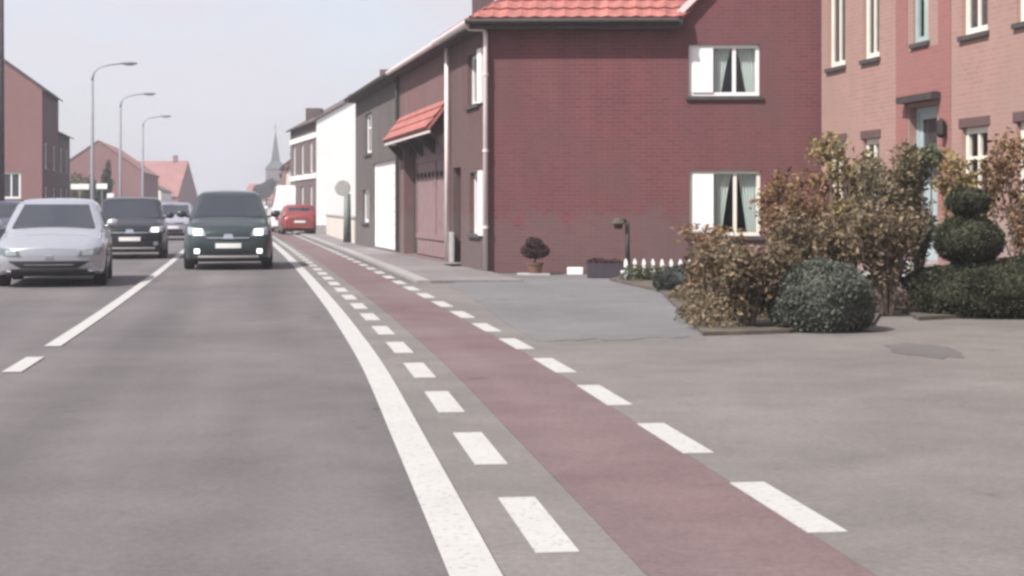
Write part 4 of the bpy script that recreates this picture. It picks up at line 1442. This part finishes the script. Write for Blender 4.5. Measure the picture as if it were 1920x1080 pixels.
# ------------------------------------------------------------------ garden
def shrub(name, label, X, Y, h, r, leaf, n, size, stems=9, seed=1, spread=1.0, cat='shrub', low=0.25, group='garden shrubs', up=0.3):
    rg = random.Random(seed)
    t = thing(name, label, cat, (X, Y, 0.04), group)
    m = MB()
    blobs = []
    for k in range(stems):
        a = 2 * math.pi * k / stems + rg.uniform(-.3, .3)
        rr = r * spread * rg.uniform(.35, 1.0)
        hh = h * rg.uniform(.68, 1.0)
        ex, ey = X + rr * math.cos(a), Y + rr * math.sin(a) * .9
        pts = [(X + .06 * math.cos(a), Y + .06 * math.sin(a), .02), (X + .35 * rr * math.cos(a), Y + .35 * rr * math.sin(a), hh * .38), (X + .75 * rr * math.cos(a) + rg.uniform(-.05, .05), Y + .75 * rr * math.sin(a), hh * .72), (ex, ey, hh)]
        m.tube(pts, [.02, .016, .011, .005], 5, False)
        for j in range(5):
            f = rg.uniform(low, 1.0)
            i0_ = min(2, int(f * 3)); ff = f * 3 - i0_
            p = [pts[i0_][q] + (pts[i0_ + 1][q] - pts[i0_][q]) * ff for q in range(3)]
            e = [p[0] + rg.uniform(-.25, .25) * r * 1.4, p[1] + rg.uniform(-.25, .25) * r * 1.4, min(h, p[2] + rg.uniform(.08, .3))]
            m.tube([p, e], [.009, .004], 4, False)
            s = rg.uniform(.10, .2) * (.6 + r)
            blobs.append((e[0], e[1], e[2], s, s, s * rg.uniform(.8, 1.3)))
        s = r * .28
        blobs.append((ex, ey, hh - .05, s * .7, s * .7, s))
    build(m, 'stem', 'twig', t)
    foliage('foliage', blobs, n, size, leaf, t, seed, up=up)
    return t

def clipped(name, label, tiers, leaf, per, size, seed=1, cat='shrub', group=None, trunk=None, base=(0, 0)):
    t = thing(name, label, cat, (base[0], base[1], 0.04), group)
    m = MB()
    m.tube([(base[0], base[1], 0.0), (base[0] + .01, base[1], tiers[-1][2])], [.05, .03], 7)
    build(m, 'trunk', 'bark', t)
    rg = random.Random(seed)
    for k, b in enumerate(tiers):
        m = MB()
        m.blob(b[:3], tuple(x * .89 for x in b[3:6]), 22, 14, .03, seed + k, flat=-.85)
        core = build(m, 'inner_growth', leaf, t, smooth=True)
        bl = [b]
        for q in range(16):     # uneven clipping
            a, e = rg.uniform(0, 6.283), rg.uniform(-.4, 1.3)
            s = rg.uniform(.18, .34)
            bl.append((b[0] + b[3] * .84 * math.cos(a) * math.cos(e), b[1] + b[4] * .84 * math.sin(a) * math.cos(e), b[2] + b[5] * .84 * math.sin(e), b[3] * s, b[4] * s, b[5] * s))
        foliage('foliage', bl, int(per * (b[3] * b[5] + b[3] * b[4] + b[4] * b[5]) / .75), size, leaf, t, seed + k, shell=.86)
    return t

clipped('box_ball', 'large grey-green clipped round shrub at the corner of the bed', [(3.24, 16.8, .29, .57, .52, .45)], 'leaf_boxgrey', 20000, .04, 3, base=(3.22, 16.75))
clipped('topiary', 'dark green tiered topiary with low spreading base at the right edge', [(5.95, 18.9, .28, 1.25, .62, .42), (5.42, 19.0, .90, .42, .40, .31), (5.41, 19.0, 1.36, .26, .25, .17)], 'leaf_box', 17000, .04, 11, base=(5.42, 19.0))
clipped('low_shrub', 'low dark mounded shrub at the front of the picket edging', [(2.66, 24.3, .17, .45, .42, .26)], 'leaf_dark', 14000, .04, 21, base=(2.66, 24.3))
shrub('flowering_shrub', 'low brown shrub with dried pale flower heads left of the round shrub', 2.5, 16.95, .74, .46, 'leaf_brown', 7000, .06, 13, 4, low=.05)
shrub('dry_grass_plant', 'loose orange-brown plant under the lower white window', 2.75, 22.2, .95, .42, 'leaf_rust', 1500, .06, 10, 9)
shrub('rust_shrub', 'rust-coloured shrub directly right of the lower white window', 3.85, 21.5, 1.7, .50, 'leaf_rust', 4800, .07, 12, 5)
shrub('olive_shrub', 'tall airy olive-yellow shrub before the leftmost pink house windows', 4.33, 20.6, 2.1, .40, 'leaf_olive', 3000, .07, 11, 6)
shrub('taupe_shrub', 'tall dense grey-brown shrub in the middle of the garden', 4.68, 19.9, 1.95, .46, 'leaf_taupe', 7000, .06, 15, 7)
shrub('slender_bush', 'narrow upright green bush below the pink house door', 5.22, 20.6, 1.95, .2, 'leaf_green', 3800, .055, 9, 8)
shrub('olive_shrub', 'bushy yellow-green shrub behind the tiered topiary', 6.05, 21.4, 1.9, .46, 'leaf_olive', 4000, .07, 12, 12)
shrub('rust_shrub', 'tall rust-brown shrub at the right edge behind the topiary', 6.75, 21.0, 2.1, .55, 'leaf_rust', 3600, .07, 13, 13)
shrub('taupe_shrub', 'short pale twiggy shrub between round shrub and topiary', 4.45, 19.0, 1.15, .40, 'leaf_brown', 3800, .06, 12, 15)
shrub('rust_shrub', 'short reddish shrub behind the large round shrub', 3.65, 19.0, 1.1, .45, 'leaf_brown', 6000, .06, 12, 16)
foliage('ground_cover', [(2.6 + .5 * k + .2 * math.sin(k * 7), 17.6 + 1.25 * (k % 7) + .5 * math.cos(k * 3), .06, .55, .5, .17) for k in range(7)], 7000, .05, 'leaf_taupe', None, 31, kind='stuff', zmin=.045)
foliage('ground_cover_edge', [(2.12 + .07 * k + .1 * math.sin(k * 5), 17.0 + .85 * k, .05, .3, .5, .16) for k in range(9)], 7000, .05, 'leaf_brown', None, 35, kind='stuff', zmin=.045)
foliage('ground_cover_picket', [(2.1 + .28 * k, 27.45, .1, .25, .16, .22) for k in range(5)], 4200, .05, 'leaf_green', None, 32, kind='stuff', zmin=.045)
foliage('ground_cover_right', [(4.9 + .5 * k, 20.0 + 1.1 * (k % 4), .06, .6, .5, .2) for k in range(7)], 5000, .05, 'leaf_brown', None, 33, kind='stuff', zmin=.045)

# white picket edging
pf = thing('picket_edging', 'low edging of white-tipped pickets between planter and garden', 'fence', (2.5, 27.8, 0.0))
for k in range(9):
    x = 1.98 + .152 * k; y = 27.85 - .06 * k
    m = MB()
    w = .032
    m.hexa([(x - w, y - .012, .02), (x + w, y - .012, .02), (x + w, y + .012, .02), (x - w, y + .012, .02), (x - w, y - .012, .34), (x + w, y - .012, .34), (x + w, y + .012, .34), (x - w, y + .012, .34)])
    m.hexa([(x - w, y - .012, .34), (x + w, y - .012, .34), (x + w, y + .012, .34), (x - w, y + .012, .34), (x - .01, y - .012, .40), (x + .01, y - .012, .40), (x + .01, y + .012, .40), (x - .01, y + .012, .40)])
    build(m, 'picket', 'white_paint', pf)
m = MB(); m.hexa([(1.9, 27.92, .14), (3.3, 27.37, .14), (3.3, 27.40, .14), (1.9, 27.95, .14), (1.9, 27.92, .19), (3.3, 27.37, .19), (3.3, 27.40, .19), (1.9, 27.95, .19)]); build(m, 'rail', 'white_paint', pf)

# planter, garden lamp, potted tree, white block
pl = thing('planter', 'dark rectangular planter box beside the garden lamp', 'planter', (1.72, 29.1, 0))
m = MB()
x0, x1, y0, y1 = 1.37, 2.05, 28.95, 29.3
for (a, b, c, d) in ((x0, x1, y0, y0 + .03), (x0, x1, y1 - .03, y1), (x0, x0 + .03, y0 + .03, y1 - .03), (x1 - .03, x1, y0 + .03, y1 - .03)):
    m.box(a, b, c, d, 0.02, .28)
build(m, 'trough', 'planter_dark', pl)
m = MB(); m.box(x0 + .03, x1 - .03, y0 + .03, y1 - .03, .02, .25); build(m, 'soil', 'earth', pl)
foliage('plants', [(1.55, 29.12, .28, .2, .14, .1), (1.85, 29.12, .27, .2, .14, .09)], 900, .045, 'leaf_maroon', pl, 41)
gl = thing('garden_lamp', 'short brown garden lamp post with lantern head in front of the red wall', 'lamp', (2.13, 29.5, 0))
m = MB(); m.tube([(2.13, 29.5, 0), (2.13, 29.5, 1.02)], [.05, .038], 10); m.tube([(2.13, 29.5, .98), (2.08, 29.5, 1.06), (1.98, 29.5, 1.08)], .024, 8); build(m, 'post', 'iron', gl, smooth=True)
m = MB(); m.lathe([(0, 1.10), (.06, 1.09), (.15, 1.0), (.15, .985), (.09, .985), (.07, .90), (0, .89)], (1.96, 29.5, 0), 14); build(m, 'lantern_head', 'bark', gl, smooth=True)
pt = thing('potted_tree', 'small dark maroon clipped tree in a pot against the red wall', 'potted plant', (.44, 30.5, 0))
m = MB(); m.lathe([(0, .0), (.11, .0), (.15, .17), (.165, .17), (.165, .2), (.14, .2), (.13, .17), (0, .165)], (.44, 30.5, .036), 16); build(m, 'pot', 'terracotta', pt, smooth=False)
m = MB(); m.tube([(.44, 30.5, .18), (.44, 30.5, .5)], .02, 6); build(m, 'trunk', 'bark', pt)
foliage('foliage', [(.44, 30.5, .46, .29, .27, .15), (.42, 30.5, .58, .19, .19, .15)], 2600, .05, 'leaf_maroon', pt, 42)
m = MB(); m.box(.1, .72, 30.2, 30.75, 0.0, .035)
tag(build(m, 'paving_slab', 'concrete', bevel=.006), 'pale square slab under the potted maroon tree', 'slab')
m = MB(); m.box(1.06, 1.36, 30.6, 30.8, 0.0, .14)
tag(build(m, 'white_block', 'white_paint', bevel=.012), 'small white stone block left of the dark planter', 'block')

# ------------------------------------------------------------------ trees in the distance
def tree(label, X, Y, h, r, leaf, n, size, seed, conic=False, lean=0.0, trunk_h=.35):
    rg = random.Random(seed)
    t = thing('conifer_tree' if conic else 'tree', label, 'tree', (X, Y, 0), 'trees far down the street')
    m = MB(); m.tube([(X, Y, 0), (X + lean * .4, Y, h * .4), (X + lean, Y, h * .85)], [.16, .12, .04], 8)
    blobs = []
    for k in range(9):
        a = rg.uniform(0, 6.28); f = rg.uniform(trunk_h, .92)
        rr = r * (1 - (f - trunk_h)) if conic else r * rg.uniform(.4, .9)
        e = (X + lean * f + rr * .7 * math.cos(a), Y + rr * .7 * math.sin(a), h * min(.95, f + .1))
        m.tube([(X + lean * f * .8, Y, h * f * .85), e], [.05, .02], 5, False)
        s = rr * rg.uniform(.45, .7)
        blobs.append((*e, s, s, s * rg.uniform(.7, 1.0)))
    if conic:
        blobs = [(X + lean * q, Y, h * q, r * (1.05 - q) + .12, r * (1.05 - q) + .12, h * .12) for q in (.3, .4, .5, .6, .7, .8, .9, .96)]
    build(m, 'trunk', 'bark', t)
    foliage('crown', blobs, n, size, leaf, t, seed)
    return t

tree('dark leaning conifer above the white direction boards', -27.4, 106, 4.2, .85, 'leaf_dark', 2600, .16, 51, True, .7)
tree('grey-green garden tree just past the low dark house', -30.2, 112, 3.6, 1.3, 'leaf_taupe', 2600, .18, 52)
tree('low garden tree behind the longer white direction board', -28.6, 103, 2.9, 1.2, 'leaf_green', 2600, .16, 53)
tree('small tree left of the red-roofed far house', -36, 140, 3.6, 1.4, 'leaf_taupe', 2000, .2, 54)
tree('dark distant tree above the dark green people carrier', -44.5, 290, 6.0, 3.0, 'leaf_dark', 3500, .35, 55)
tree('wider distant tree right of the dark distant tree', -45.0, 310, 6.2, 3.0, 'leaf_taupe', 3500, .35, 56)

# ------------------------------------------------------------------ hazy air
hz = MB()
hz.box(-160, 120, -30, 620, -1.2, 27)
ho = bpy.data.objects.new('haze', None)
me = bpy.data.meshes.new('haze')
me.from_pydata(hz.v, [], hz.f)
me.update()
hob = bpy.data.objects.new('haze', me)
bpy.data.objects.remove(ho)
hob.name = 'haze'
col.objects.link(hob)
hm = bpy.data.materials.new('haze_air')
hm.use_nodes = True
hn = hm.node_tree.nodes
hn.clear()
hout = hn.new('ShaderNodeOutputMaterial')
hv = hn.new('ShaderNodeVolumePrincipled')
hv.inputs['Color'].default_value = (0.92, 0.93, 1.0, 1)
hv.inputs['Density'].default_value = 0.0012
hv.inputs['Anisotropy'].default_value = 0.2
hm.node_tree.links.new(hv.outputs[0], hout.inputs['Volume'])
me.materials.append(hm)
hob['kind'] = 'stuff'
